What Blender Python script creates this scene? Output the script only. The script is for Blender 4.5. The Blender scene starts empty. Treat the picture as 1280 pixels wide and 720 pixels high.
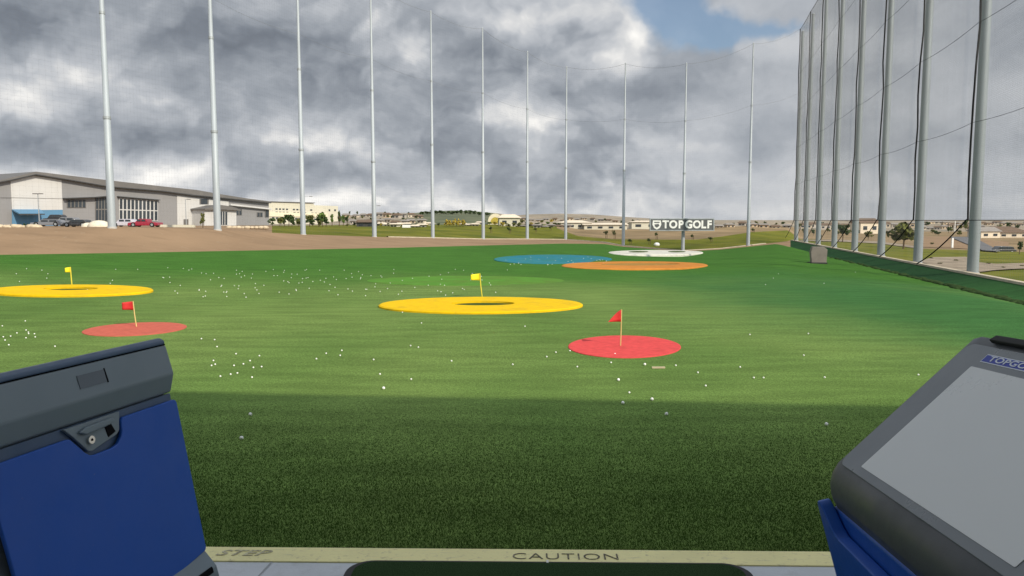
import bpy, bmesh, math, random
import numpy as np
from mathutils import Vector, Matrix
random.seed(7)
R = math.radians
S = bpy.context.scene
COL = S.collection
# ------------------------------------------------------------------ camera
FPX, HOR, CAMZ, DECK = 950.0, 276.0, 4.4, 2.8
PITCH = math.atan((360 - HOR) / FPX)
cp, sp = math.cos(PITCH), math.sin(PITCH)
CAM = np.array([0, 0, CAMZ])
RT, FW, UP = np.array([1., 0, 0]), np.array([0, cp, -sp]), np.array([0, sp, cp])
def ray(x, y): return FW * FPX + RT * (x - 640) + UP * (360 - y)
def P(x, y, d):
    r = ray(x, y); return CAM + r * d / r[1]
def G(x, y, z):
    r = ray(x, y); return CAM + r * (z - CAMZ) / r[2]
def PL(x, y, p, n):
    r = ray(x, y); return CAM + r * (np.dot(p - CAM, n) / np.dot(r, n))
def PZ(x, d, z):                       # column x, distance d, height z
    y = HOR
    for _ in range(3):
        r = ray(x, y); q = CAM + r * d / r[1]; y -= (z - q[2]) * 953.7 / d
    return P(x, y, d)
cam = bpy.data.objects.new('camera', bpy.data.cameras.new('camera')); COL.objects.link(cam)
cam.location = CAM; cam.rotation_euler = (math.pi / 2 - PITCH, 0, 0)
cam.data.sensor_width = 36; cam.data.lens = 36 * FPX / 1280
cam.data.clip_start = 0.05; cam.data.clip_end = 20000
S.camera = cam
S.view_settings.view_transform = 'Standard'; S.view_settings.look = 'None'
S.view_settings.gamma = 1; S.view_settings.exposure = 0.1
S.cycles.max_bounces = 4; S.cycles.diffuse_bounces = 3; S.cycles.glossy_bounces = 2
# ------------------------------------------------------------------ materials
def mat(name, col, rough=0.6, var=0.0, scale=4.0, metal=0.0, bump=0.0, bscale=None, spec=0.5, col2=None, detail=4, stretch=None, coat=0):
    m = bpy.data.materials.new(name); m.use_nodes = True
    nt = m.node_tree; b = nt.nodes['Principled BSDF']
    b.inputs['Roughness'].default_value = rough; b.inputs['Metallic'].default_value = metal
    if rough >= .8: spec = .06
    b.inputs['Specular IOR Level'].default_value = spec; b.inputs['Coat Weight'].default_value = coat
    c = tuple(col) + (1,)
    tc = nt.nodes.new('ShaderNodeTexCoord'); mp = nt.nodes.new('ShaderNodeMapping')
    nt.links.new(tc.outputs['Object'], mp.inputs['Vector'])
    if stretch: mp.inputs['Scale'].default_value = stretch
    n = nt.nodes.new('ShaderNodeTexNoise'); n.inputs['Scale'].default_value = scale; n.inputs['Detail'].default_value = detail
    nt.links.new(mp.outputs['Vector'], n.inputs['Vector'])
    r = nt.nodes.new('ShaderNodeValToRGB')
    d = tuple(col2) + (1,) if col2 else tuple(x * (1 - var) for x in col) + (1,)
    e = c if col2 else tuple(min(1, x * (1 + var)) for x in col) + (1,)
    r.color_ramp.elements[0].color = d; r.color_ramp.elements[1].color = e
    r.color_ramp.elements[0].position = .3; r.color_ramp.elements[1].position = .7
    nt.links.new(n.outputs['Fac'], r.inputs['Fac']); nt.links.new(r.outputs['Color'], b.inputs['Base Color'])
    if bump:
        n2 = nt.nodes.new('ShaderNodeTexNoise'); n2.inputs['Scale'].default_value = bscale or scale * 4; n2.inputs['Detail'].default_value = 3
        nt.links.new(mp.outputs['Vector'], n2.inputs['Vector'])
        bp = nt.nodes.new('ShaderNodeBump'); bp.inputs['Strength'].default_value = bump; bp.inputs['Distance'].default_value = .05
        nt.links.new(n2.outputs['Fac'], bp.inputs['Height']); nt.links.new(bp.outputs['Normal'], b.inputs['Normal'])
    return m
def turf_material(name, ca, cb, cc, dark=None):
    """artificial turf: large drifts between two greens, streaks of wear, fine blades"""
    m = bpy.data.materials.new(name); m.use_nodes = True; nt = m.node_tree; N, L = nt.nodes, nt.links
    b = N['Principled BSDF']; b.inputs['Roughness'].default_value = .85; b.inputs['Specular IOR Level'].default_value = .04
    b.inputs['Sheen Weight'].default_value = .0
    tc = N.new('ShaderNodeTexCoord')
    def noise(sc, det=3, st=(1, 1, 1), dist=0):
        mp = N.new('ShaderNodeMapping'); mp.inputs['Scale'].default_value = st; L.new(tc.outputs['Object'], mp.inputs['Vector'])
        n = N.new('ShaderNodeTexNoise'); n.inputs['Scale'].default_value = sc; n.inputs['Detail'].default_value = det
        n.inputs['Distortion'].default_value = dist; L.new(mp.outputs['Vector'], n.inputs['Vector']); return n.outputs['Fac']
    def rng(s, a, c, lo=0, hi=1):
        q = N.new('ShaderNodeMapRange'); q.interpolation_type = 'SMOOTHSTEP'
        for i, v in zip((1, 2, 3, 4), (a, c, lo, hi)): q.inputs[i].default_value = v
        L.new(s, q.inputs[0]); return q.outputs[0]
    def mix(f, c1, c2, mode='MIX'):
        q = N.new('ShaderNodeMix'); q.data_type = 'RGBA'; q.blend_type = mode
        if isinstance(f, float): q.inputs[0].default_value = f
        else: L.new(f, q.inputs[0])
        for i, c in ((6, c1), (7, c2)):
            if isinstance(c, tuple): q.inputs[i].default_value = c + (1,)
            else: L.new(c, q.inputs[i])
        return q.outputs[2]
    # yellower green close to the tees, deeper green at the far side
    sx = N.new('ShaderNodeSeparateXYZ'); L.new(tc.outputs['Object'], sx.inputs[0])
    wob = N.new('ShaderNodeMath'); wob.operation = 'MULTIPLY_ADD'; L.new(noise(.05, 2), wob.inputs[0]); wob.inputs[1].default_value = 26; L.new(sx.outputs['Y'], wob.inputs[2])
    far = rng(wob.outputs[0], 58, 78)
    dxy = N.new('ShaderNodeVectorMath'); dxy.operation = 'DISTANCE'; mpp = N.new('ShaderNodeMapping'); mpp.inputs['Rotation'].default_value = (0, 0, .35); mpp.inputs['Scale'].default_value = (1, .55, 1); L.new(tc.outputs['Object'], mpp.inputs['Vector']); L.new(mpp.outputs[0], dxy.inputs[0]); dxy.inputs[1].default_value = (13, 30, 0)
    wob2 = N.new('ShaderNodeMath'); wob2.operation = 'MULTIPLY_ADD'; L.new(noise(.12, 3), wob2.inputs[0]); wob2.inputs[1].default_value = 12; L.new(dxy.outputs['Value'], wob2.inputs[2])
    teal_patch = rng(wob2.outputs[0], 25, 9)  # mask of a broad, noise-edged dark teal patch
    c0 = mix(rng(noise(.09, 3, (1, .5, 1)), .35, .65), ca, cb)
    c1 = mix(teal_patch, mix(far, c0, cc), (.045, .135, .038))
    str_ = rng(noise(.9, 4, (.35, 1.6, 1)), .3, .7, .86, 1.12)
    cl = rng(noise(14, 3), .3, .72, .86, 1.12)
    fine = rng(noise(55, 2), .3, .72, .72, 1.28)
    vf = rng(noise(22, 1, (1, .6, 1)), .28, .74, .84, 1.15)
    def mul(c, f):
        q = N.new('ShaderNodeVectorMath'); q.operation = 'SCALE'; L.new(c, q.inputs[0]); L.new(f, q.inputs['Scale']); return q.outputs[0]
    c = mul(mul(mul(mul(c1, str_), cl), fine), vf)
    L.new(c, b.inputs['Base Color'])
    bp = N.new('ShaderNodeBump'); bp.inputs['Strength'].default_value = .6; bp.inputs['Distance'].default_value = .03
    L.new(noise(45, 2), bp.inputs['Height']); L.new(bp.outputs['Normal'], b.inputs['Normal'])
    return m
M = {}
M['turf'] = turf_material('turf', (.148, .228, .060), (.105, .185, .044), (.055, .150, .024))
M['seamm'] = mat('shredded turf', (.03, .055, .018), .95, .3, 6)
M['pile'] = mat('shade-toned turf pile', (.031, .072, .010), .8, col2=(.014, .038, .005), scale=9, detail=3)  # far darker than the turf: building shade put into the blade colour
M['turf_bank'] = turf_material('turf bank', (.022, .065, .022), (.015, .05, .017), (.018, .058, .022))
M['soil'] = mat('bare soil', (.27, .185, .115), .95, .10, .15, bump=.3, bscale=3)
M['kerbm'] = mat('pale concrete kerb', (.50, .44, .34), .9, .15, 1)
M['grass'] = mat('dry grass', (.16, .165, .02), .95, col2=(.075, .095, .014), scale=.12, bump=.4, bscale=2, detail=8)
M['dry'] = mat('dry earth', (.33, .24, .14), .95, col2=(.19, .14, .08), scale=.06, detail=8)
M['gravel'] = mat('gravel', (.36, .30, .23), .95, col2=(.2, .165, .125), scale=.5, detail=8)
M['road'] = mat('asphalt', (.15, .15, .155), .9, .15, 1)
M['yellow'] = mat('yellow turf', (.72, .46, .010), .85, .06, 3, bump=.2, bscale=40)
M['red'] = mat('red turf', (.62, .075, .075), .85, .10, 4, bump=.2, bscale=40)
M['redfade'] = mat('faded red turf', (.50, .12, .085), .85, .10, 4, bump=.2, bscale=40)
M['blue'] = mat('blue turf', (.015, .17, .27), .85, col2=(.035, .17, .15), scale=.5, bump=.2, bscale=40)
M['orange'] = mat('orange turf', (.50, .20, .04), .85, .12, 1.5)
M['orange_in'] = mat('worn orange turf', (.33, .19, .05), .85, .12, 1.5)
M['whiteturf'] = mat('white turf', (.60, .585, .52), .85, .06, 2)
M['greenturf'] = mat('bright green turf', (.085, .22, .03), .85, .12, .8)
M['hole'] = mat('dark green pile', (.055, .085, .018), .95, .2, 5)
M['flag_y'] = mat('yellow cloth', (.85, .75, .02), .7, .05, 8)
M['flag_r'] = mat('red cloth', (.60, .03, .03), .7, .08, 8)
M['stick'] = mat('straw fibreglass', (.62, .50, .20), .5, .05, 8)
M['stick_y'] = mat('yellow fibreglass', (.62, .55, .05), .5, .05, 8)
M['ball'] = mat('ball white', (.92, .92, .90), .35, .03, 60)
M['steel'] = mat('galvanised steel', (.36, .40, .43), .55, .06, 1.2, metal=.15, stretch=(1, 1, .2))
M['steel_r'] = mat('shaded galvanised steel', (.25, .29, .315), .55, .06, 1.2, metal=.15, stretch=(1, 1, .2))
M['steel_d'] = mat('dull steel', (.34, .37, .39), .55, .1, 3, metal=.3)
M['rope'] = mat('black rope', (.02, .02, .022), .9, .1, 5)
M['netm'] = mat('grey net twine', (.20, .205, .21), .9, .1, 5)
M['greybox'] = mat('weathered grey box', (.22, .195, .175), .8, .12, 1.5)
M['deckfloor'] = mat('pale grey floor coating', (.58, .62, .68), .45, .05, 6, bump=.05, bscale=60)
M['strip'] = mat('cream edging strip', (.93, .86, .43), .6, .05, 5, bump=.05, bscale=50)
M['ink'] = mat('faded dark ink', (.10, .09, .06), .7, .3, 60)
M['ink2'] = mat('worn ink', (.30, .27, .17), .7, col2=(.72, .68, .46), scale=70, detail=2)
M['concrete'] = mat('concrete', (.45, .44, .42), .85, .08, 1, bump=.1)
M['blackrub'] = mat('black rubber', (.015, .016, .018), .7, .1, 20)
M['matgreen'] = mat('hitting turf', (.045, .09, .035), .95, col2=(.018, .040, .014), scale=160, bump=.5, bscale=220)
M['bluepl'] = mat('blue plastic', (.012, .10, .50), .42, .04, 3, bump=.03, bscale=350, spec=.4)
M['greypl'] = mat('slate grey plastic', (.21, .265, .31), .5, .04, 3, bump=.04, bscale=350, spec=.4)
M['greypl2'] = mat('darker slate plastic', (.13, .16, .195), .5, .05, 3, spec=.4)
M['navy'] = mat('navy trim', (.06, .11, .20), .4, .04, 3)
M['dark'] = mat('dark gap', (.008, .008, .01), .8, .1, 3)
M['lockm'] = mat('chromed lock', (.75, .75, .72), .25, .03, 9, metal=.9)
M['kiosk'] = mat('charcoal housing', (.075, .084, .098), .38, .05, 3, bump=.03, bscale=300)
M['bezel'] = mat('smoked bezel', (.185, .21, .24), .3, .04, 2, spec=.6)
M['screen'] = mat('unlit glass screen', (.78, .81, .84), .32, .03, 1.5, spec=.8)
M['logo_b'] = mat('logo blue', (.02, .05, .45), .5, .03, 9)
M['logo_w'] = mat('logo pale', (.80, .86, .97), .5, .03, 9)
M['siding'] = mat('grey ribbed siding', (.235, .235, .24), .7, .03, .3)
M['siding_w'] = mat('white siding', (.52, .52, .51), .7, .03, .3)
M['siding_b'] = mat('blue siding', (.09, .22, .36), .7, .03, .3)
M['roofm'] = mat('grey metal roof', (.13, .125, .12), .6, .05, .5)
M['darktrim'] = mat('dark trim', (.045, .047, .05), .6, .05, 2)
M['glass'] = mat('dark window glass', (.04, .05, .06), .12, .2, .3, spec=.3)
M['cream'] = mat('cream render', (.70, .64, .48), .8, .04, .2)
M['creamw'] = mat('white render', (.56, .54, .44), .8, .04, .2)
M['stucco_a'] = mat('tan stucco', (.52, .42, .30), .85, .06, .3)
M['stucco_b'] = mat('pale stucco', (.66, .58, .46), .85, .06, .3)
M['stucco_c'] = mat('grey beige stucco', (.42, .38, .33), .85, .06, .3)
M['roof_br'] = mat('brown tiles', (.16, .115, .085), .85, .1, 1)
M['roof_gr'] = mat('grey tiles', (.26, .24, .22), .85, .1, 1)
M['bark'] = mat('bark', (.12, .085, .055), .9, .2, 4)
M['leaf_d'] = mat('dark leaves', (.045, .075, .025), .8, .35, 1.5)
M['leaf_o'] = mat('olive leaves', (.12, .13, .04), .8, .3, 1.5)
M['leaf_y'] = mat('yellow leaves', (.40, .32, .06), .8, .25, 1.5)
M['leaf_g'] = mat('green leaves', (.10, .16, .04), .8, .3, 1.5)
M['rock'] = mat('pale rock', (.55, .46, .33), .9, .2, 2)
M['tarp'] = mat('cream sheeting', (.68, .62, .50), .8, .1, 2)
M['carred'] = mat('red paint', (.32, .015, .04), .3, .03, 2, coat=.6)
M['carblack'] = mat('black paint', (.03, .032, .036), .3, .03, 2, coat=.5)
M['cargrey'] = mat('grey paint', (.20, .21, .23), .3, .03, 2, coat=.5)
M['carwhite'] = mat('pale lilac paint', (.55, .54, .60), .3, .03, 2, coat=.5)
M['tyre'] = mat('tyre', (.02, .02, .02), .8, .1, 9)
M['lamp'] = mat('lamp plastic', (.7, .7, .65), .3, .03, 9)
M['signw'] = mat('white sign face', (.80, .80, .78), .5, .03, 2)
M['signd'] = mat('dark sign board', (.10, .105, .11), .6, .1, 2)
M['wallc'] = mat('interior paint', (.78, .78, .76), .8, .04, 2)
def soil_marks(m, col, scale, lo, hi, amount=1.0, stretch=(1, 1, 1), detail=6):
    """specks, scuffs and stains of another colour worked into a material"""
    nt = m.node_tree; N, L = nt.nodes, nt.links; b = N['Principled BSDF']; src = b.inputs['Base Color'].links[0].from_socket
    tc = N.new('ShaderNodeTexCoord'); mp = N.new('ShaderNodeMapping'); mp.inputs['Scale'].default_value = stretch; mp.inputs['Rotation'].default_value = (.3, .2, .5); L.new(tc.outputs['Object'], mp.inputs['Vector'])
    n = N.new('ShaderNodeTexNoise'); n.inputs['Scale'].default_value = scale; n.inputs['Detail'].default_value = detail; n.inputs['Roughness'].default_value = .65; L.new(mp.outputs[0], n.inputs['Vector'])
    q = N.new('ShaderNodeMapRange'); q.inputs[1].default_value = lo; q.inputs[2].default_value = hi; q.inputs[4].default_value = amount; L.new(n.outputs['Fac'], q.inputs[0])
    x = N.new('ShaderNodeMix'); x.data_type = 'RGBA'; L.new(q.outputs[0], x.inputs[0]); L.new(src, x.inputs[6]); x.inputs[7].default_value = tuple(col) + (1,); L.new(x.outputs[2], b.inputs['Base Color'])
def smudge(m, lo, hi, scale=5):
    nt = m.node_tree; N, L = nt.nodes, nt.links; tc = N.new('ShaderNodeTexCoord'); n = N.new('ShaderNodeTexNoise'); n.inputs['Scale'].default_value = scale; n.inputs['Detail'].default_value = 8; n.inputs['Roughness'].default_value = .7
    L.new(tc.outputs['Object'], n.inputs['Vector']); q = N.new('ShaderNodeMapRange'); q.inputs[1].default_value = .3; q.inputs[2].default_value = .7; q.inputs[3].default_value = lo; q.inputs[4].default_value = hi; L.new(n.outputs['Fac'], q.inputs[0]); L.new(q.outputs[0], N['Principled BSDF'].inputs['Roughness'])
for k_ in ('bluepl', 'greypl', 'greypl2', 'navy', 'kiosk'): smudge(M[k_], .30, .60, 7); soil_marks(M[k_], (.30, .30, .30), 60, .68, .80, .35)
for k_ in ('bluepl', 'greypl', 'kiosk'): soil_marks(M[k_], (.32, .34, .38), 26, .66, .74, .22, (1, 14, 1), 8)
smudge(M['screen'], .26, .36, 5); smudge(M['bezel'], .2, .45, 8)
soil_marks(M['strip'], (.36, .31, .20), 34, .56, .78, .7); soil_marks(M['strip'], (.20, .18, .13), 140, .66, .74, .8); soil_marks(M['strip'], (.42, .40, .33), 10, .58, .75, .5, (1, 6, 1))
soil_marks(M['deckfloor'], (.30, .31, .32), 9, .52, .8, .6); soil_marks(M['deckfloor'], (.2, .2, .2), 120, .68, .76, .6)
soil_marks(M['ink'], (.74, .70, .44), 130, .55, .62, .8)
for k_, c_ in (('yellow', (.42, .30, .03)), ('red', (.36, .06, .05)), ('redfade', (.34, .11, .08)), ('orange', (.40, .20, .06)), ('whiteturf', (.45, .43, .36)), ('blue', (.10, .24, .24))):
    soil_marks(M[k_], c_, .9, .50, .80, .75); soil_marks(M[k_], c_, 12, .55, .75, .5)
soil_marks(M['greenturf'], (.10, .17, .032), .35, .42, .62, .7)
soil_marks(M['dry'], (.12, .10, .05), .12, .50, .66, .7, (.5, 2, 1), 9); soil_marks(M['grass'], (.24, .20, .05), .09, .48, .7, .6, (.5, 1.6, 1), 9); soil_marks(M['grass'], (.04, .06, .012), .5, .58, .74, .6, (.6, 2, 1), 6)
soil_marks(M['soil'], (.16, .11, .07), .35, .52, .75, .55, (.4, 1.5, 1), 9); soil_marks(M['soil'], (.34, .27, .19), 1.2, .6, .75, .6)
soil_marks(M['siding_w'], (.36, .35, .33), .25, .5, .8, .4, (1, 1, .2)); soil_marks(M['siding'], (.16, .16, .16), .3, .5, .8, .35, (1, 1, .2)); soil_marks(M['roofm'], (.20, .19, .18), .4, .5, .75, .5)
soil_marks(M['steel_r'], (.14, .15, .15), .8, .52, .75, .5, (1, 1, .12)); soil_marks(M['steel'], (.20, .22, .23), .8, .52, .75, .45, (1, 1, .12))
# ------------------------------------------------------------------ object helpers
def root_org(o):
    while o.parent is not None: o = o.parent
    return np.array(o['_w']) if '_w' in o else np.zeros(3)
class MB:
    def __init__(s): s.v = []; s.f = []; s.sm = []
    def add(s, vs, fs, smooth=False):
        o = len(s.v); s.v += [tuple(map(float, v)) for v in vs]; s.f += [tuple(i + o for i in f) for f in fs]; s.sm += [smooth] * len(fs); return s
    def box(s, c, size, rz=0.0):
        cx, cy, cz = c; a, b, h = [q / 2 for q in size]; ca, sa = math.cos(rz), math.sin(rz)
        vs = [(cx + x * ca - y * sa, cy + x * sa + y * ca, cz + z) for z in (-h, h) for x, y in ((-a, -b), (a, -b), (a, b), (-a, b))]
        return s.add(vs, [(3, 2, 1, 0), (4, 5, 6, 7), (0, 1, 5, 4), (1, 2, 6, 5), (2, 3, 7, 6), (3, 0, 4, 7)])
    def prism(s, pts, vec):
        """closed polygon pts (3D) extruded by vec"""
        n = len(pts); pts = [np.array(p, float) for p in pts]; vec = np.array(vec, float)
        vs = pts + [p + vec for p in pts]
        return s.add(vs, [tuple(range(n))[::-1], tuple(range(n, 2 * n))] + [(i, (i + 1) % n, n + (i + 1) % n, n + i) for i in range(n)])
    def tube(s, pts, rs, seg=12, caps=True):
        pts = [np.array(p, float) for p in pts]
        if not hasattr(rs, '__len__'): rs = [rs] * len(pts)
        rings = []
        for i, p in enumerate(pts):
            d = pts[min(i + 1, len(pts) - 1)] - pts[max(i - 1, 0)]; d = d / np.linalg.norm(d)
            u = np.cross(d, [0, 0, 1.]) if abs(d[2]) < .95 else np.cross(d, [0, 1., 0]); u /= np.linalg.norm(u); w = np.cross(d, u)
            rings.append([p + rs[i] * (u * math.cos(t) + w * math.sin(t)) for t in [2 * math.pi * k / seg for k in range(seg)]])
        vs = [v for r in rings for v in r]; fs = []
        for i in range(len(pts) - 1):
            for k in range(seg):
                fs.append((i * seg + k, i * seg + (k + 1) % seg, (i + 1) * seg + (k + 1) % seg, (i + 1) * seg + k))
        s.add(vs, fs, True)
        if caps: s.add(rings[0], [tuple(range(seg))[::-1]]); s.add(rings[-1], [tuple(range(seg))])
        return s
    def ball(s, c, r, seg=12, rings=8, sc=(1, 1, 1)):
        vs = [(c[0], c[1], c[2] + r * sc[2])]; fs = []
        for i in range(1, rings):
            t = math.pi * i / rings
            for k in range(seg):
                a = 2 * math.pi * k / seg; vs.append((c[0] + r * sc[0] * math.sin(t) * math.cos(a), c[1] + r * sc[1] * math.sin(t) * math.sin(a), c[2] + r * sc[2] * math.cos(t)))
        vs.append((c[0], c[1], c[2] - r * sc[2])); e = len(vs) - 1
        for k in range(seg): fs.append((0, 1 + k, 1 + (k + 1) % seg)); fs.append((e, 1 + (rings - 2) * seg + (k + 1) % seg, 1 + (rings - 2) * seg + k))
        for i in range(rings - 2):
            for k in range(seg): a = 1 + i * seg; fs.append((a + k, a + seg + k, a + seg + (k + 1) % seg, a + (k + 1) % seg))
        return s.add(vs, fs, True)
    def grid(s, rows, smooth=True):
        """rows: list of equally long lists of points"""
        n = len(rows[0]); vs = [p for r in rows for p in r]; fs = []
        for i in range(len(rows) - 1):
            for k in range(n - 1): fs.append((i * n + k, i * n + k + 1, (i + 1) * n + k + 1, (i + 1) * n + k))
        return s.add(vs, fs, smooth)
    def build(s, name, m, parent=None, bevel=0, seg=2):
        me = bpy.data.meshes.new(name); org = np.array([0, 0, 0.])
        if parent is not None: org = root_org(parent)
        me.from_pydata([tuple(np.array(v) - org) for v in s.v], [], s.f)
        for p, q in zip(me.polygons, s.sm): p.use_smooth = q
        bm = bmesh.new(); bm.from_mesh(me); bmesh.ops.recalc_face_normals(bm, faces=bm.faces); bm.to_mesh(me); bm.free()
        me.materials.append(m); o = bpy.data.objects.new(name, me); COL.objects.link(o)
        if parent is not None: o.parent = parent
        if bevel:
            b = o.modifiers.new('bevel', 'BEVEL'); b.width = bevel; b.segments = seg; b.limit_method = 'ANGLE'; b.angle_limit = R(25)
            for p in me.polygons: p.use_smooth = True
            wn = o.modifiers.new('wn', 'WEIGHTED_NORMAL'); wn.keep_sharp = True
        return o
def tag(o, label=None, cat=None, group=None, kind=None):
    if label: o['label'] = label
    if cat: o['category'] = cat
    if group: o['group'] = group
    if kind: o['kind'] = kind
    return o
def thing(name, loc, label, cat, group=None):
    o = bpy.data.objects.new(name, None); COL.objects.link(o); o.location = tuple(map(float, loc)); o['_w'] = [float(q) for q in loc]
    o.empty_display_size = .2
    return tag(o, label, cat, group)
def structure(name, mb, m): return tag(mb.build(name, m), kind='structure')
def copy_thing(o, loc, label=None, group=None):
    c = o.copy(); COL.objects.link(c); c.location = tuple(map(float, loc))
    if label: c['label'] = label
    if group: c['group'] = group
    for ch in list(o.children):
        k = ch.copy(); COL.objects.link(k); k.parent = c
        for g in list(ch.children):
            g2 = g.copy(); COL.objects.link(g2); g2.parent = k
    return c
# ------------------------------------------------------------------ terrain
def lerp_tab(tab, x):
    xs = [t[0] for t in tab]; return tuple(float(np.interp(x, xs, [t[1][i] for t in tab])) for i in (0, 1))
E_T = [(-700, (319, 66)), (-400, (319, 68)), (0, (318.5, 70)), (160, (316, 76)), (320, (313, 86)), (480, (310, 100)), (640, (306, 125)), (700, (304.5, 145)), (755, (305, 158)), (780, (308.5, 156)), (853, (314.5, 146)), (900, (312, 146)), (935, (308.5, 146)), (970, (305, 152)), (985, (308, 138))]
S_T = [(-700, (283, 92)), (-400, (283, 88)), (0, (285, 84)), (140, (284, 87)), (272, (287, 97)), (379, (293, 112)), (468, (296, 126)), (541, (297.5, 140)), (604, (299, 153)), (659, (299, 165)), (707, (299.5, 172)), (755, (303, 166)), (780, (307.5, 161)), (853, (313.5, 150.5)), (900, (311, 151)), (935, (307, 151)), (985, (301.5, 166))]
T1_T = [(-700, (283.5, 115)), (0, (283.5, 105)), (300, (283.2, 130)), (341, (284.5, 150)), (400, (284, 170)), (468, (283.5, 185)), (541, (282.7, 195)), (604, (281.7, 205)), (659, (281.5, 215)), (690, (283, 208)), (722, (295, 182)), (765, (299, 180)), (815, (299.5, 175)), (870, (299.5, 172)), (900, (296, 180)), (940, (290, 195)), (985, (288, 220)), (1000, (299, 223)), (1050, (300, 214)), (1100, (304, 183)), (1150, (311, 147)), (1280, (315, 131)), (1800, (315, 131))]
T2_T = [(-700, (282, 150)), (341, (282, 190)), (400, (281.5, 200)), (468, (281, 215)), (541, (281, 225)), (604, (280.5, 235)), (659, (280, 245)), (700, (281, 245)), (722, (286, 235)), (815, (287, 230)), (870, (287.5, 230)), (900, (284, 240)), (940, (282, 260)), (985, (282, 300)), (1000, (287, 330)), (1100, (289, 360)), (1280, (290, 330)), (1800, (290, 330))]
H_T = [(-700, (277.5, 600)), (400, (277.5, 480)), (425, (270, 480)), (470, (266.5, 480)), (520, (266, 520)), (545, (264, 560)), (565, (263, 600)), (600, (264.5, 650)), (625, (267, 700)), (640, (269.5, 760)), (660, (268, 800)), (700, (267, 850)), (740, (268, 850)), (780, (271, 850)), (830, (274, 850)), (880, (275, 850)), (1000, (275.2, 900)), (1280, (274.6, 900)), (1800, (274.6, 900))]
def knots(x):
    tx = (x - 640) / 953.7
    if x >= 985:
        ye = min(200, 20.35 / (tx - .222)); ys = 23.2 / (tx - .232)
        e = PZ(x, min(ye, ys * .93), -.6); s = PZ(x, ys, 0.0)
    else:
        e = P(x, *lerp_tab(E_T, x)); s = P(x, *lerp_tab(S_T, x))
    if 970 <= x < 1015:
        w = (x - 970) / 45; e0 = P(970, *lerp_tab(E_T, 970)); a = PZ(1015, 20.35 / ((375 / 953.7) - .222), -.6)
        yy = e0[1] * (1 - w) + a[1] * w; zz = e0[2] * (1 - w) + a[2] * w; e = PZ(x, yy, zz)
    k1 = min(36, e[1] * .75)
    ks = [PZ(x, 2.0, 0), PZ(x, k1, 0), e, s, P(x, *lerp_tab(T1_T, x)), P(x, *lerp_tab(T2_T, x)), P(x, *lerp_tab(H_T, x))]
    h = ks[-1]; ks.append(PZ(x, h[1] * 1.25, min(h[2] - 4, 0))); ks.append(PZ(x, 9000, -2))
    return ks
def segpt(ks, i, t, x=None):
    a, b = ks[i], ks[i + 1]
    if i == 1: z = a[2] + (b[2] - a[2]) * t * t * (2 - t)      # the lawn rises gently to its edge
    else: z = a[2] + (b[2] - a[2]) * t
    q = a + (b - a) * t
    return np.array([q[0], q[1], z])
_kc = {}
def K(x):
    x = round(x, 2)
    if x not in _kc: _kc[x] = knots(x)
    return _kc[x]
def proj(p):
    d = p - CAM; f = np.dot(d, FW); return 640 + FPX * np.dot(d, RT) / f, 360 - FPX * np.dot(d, UP) / f
def ground_at(x, y):
    """first terrain point seen at pixel column x, row y"""
    ks = K(x); last = None
    for i in range(0, 6):
        n = 40 if i < 2 else 12
        for j in range(n + 1):
            q = segpt(ks, i, j / n); yy = proj(q)[1]
            if last is not None and yy <= y <= last[1]:
                w = 0 if last[1] == yy else (last[1] - y) / (last[1] - yy); return last[0] + (q - last[0]) * w
            last = (q, yy)
    return last[0]
XS = sorted(set([-700, -500, -300, -150] + list(np.arange(-60, 1341, 4.0)) + [1360, 1400, 1450, 1500, 1600, 1700, 1800]))
def sheet(name, segs, xs, m, sub=8, dz=0.0):
    rows = []
    for x in xs:
        r = []
        for i in segs:
            for j in range(sub + 1):
                if j == 0 and r: continue
                q = segpt(K(x), i, j / sub); r.append(q + np.array([0, 0, dz]))
        rows.append(r)
    mb = MB(); mb.grid(rows); return structure(name, mb, m)
sheet('field_turf', [0, 1], XS, M['turf'], 24)
# upright pile of the turf nearest the deck, coloured dark to deepen the building shade
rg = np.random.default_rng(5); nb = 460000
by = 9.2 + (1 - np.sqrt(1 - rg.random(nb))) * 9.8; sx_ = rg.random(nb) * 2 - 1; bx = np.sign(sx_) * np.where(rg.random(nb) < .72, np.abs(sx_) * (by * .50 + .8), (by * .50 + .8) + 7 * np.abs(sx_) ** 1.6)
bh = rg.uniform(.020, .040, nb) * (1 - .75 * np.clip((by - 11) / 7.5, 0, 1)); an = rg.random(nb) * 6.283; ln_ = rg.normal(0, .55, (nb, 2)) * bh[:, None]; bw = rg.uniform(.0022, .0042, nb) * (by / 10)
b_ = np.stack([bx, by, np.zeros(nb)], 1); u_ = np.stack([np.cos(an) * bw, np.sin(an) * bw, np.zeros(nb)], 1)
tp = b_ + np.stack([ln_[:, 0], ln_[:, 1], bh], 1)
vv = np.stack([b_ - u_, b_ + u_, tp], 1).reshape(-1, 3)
me = bpy.data.meshes.new('shade_toned_pile'); me.vertices.add(nb * 3); me.vertices.foreach_set('co', vv.ravel().astype(np.float32)); me.loops.add(nb * 3); me.loops.foreach_set('vertex_index', np.arange(nb * 3, dtype=np.int32))
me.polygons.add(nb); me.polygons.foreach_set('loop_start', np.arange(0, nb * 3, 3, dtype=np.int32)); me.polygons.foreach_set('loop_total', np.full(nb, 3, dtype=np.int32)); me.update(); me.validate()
me.materials.append(M['pile']); po = bpy.data.objects.new('shade_toned_pile', me); COL.objects.link(po); po['kind'] = 'stuff'; po['label'] = 'short upright green pile of the artificial turf nearest the deck, its colour darkened for building shade'; po['category'] = 'turf'
lx = [x for x in XS if x <= 985]; rx = [x for x in XS if x >= 984]
sheet('soil_slope', [2], [x for x in XS if x <= 988], M['soil'], 5)
sheet('turf_bank', [2], [x for x in XS if x >= 988], M['turf_bank'], 8)
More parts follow.
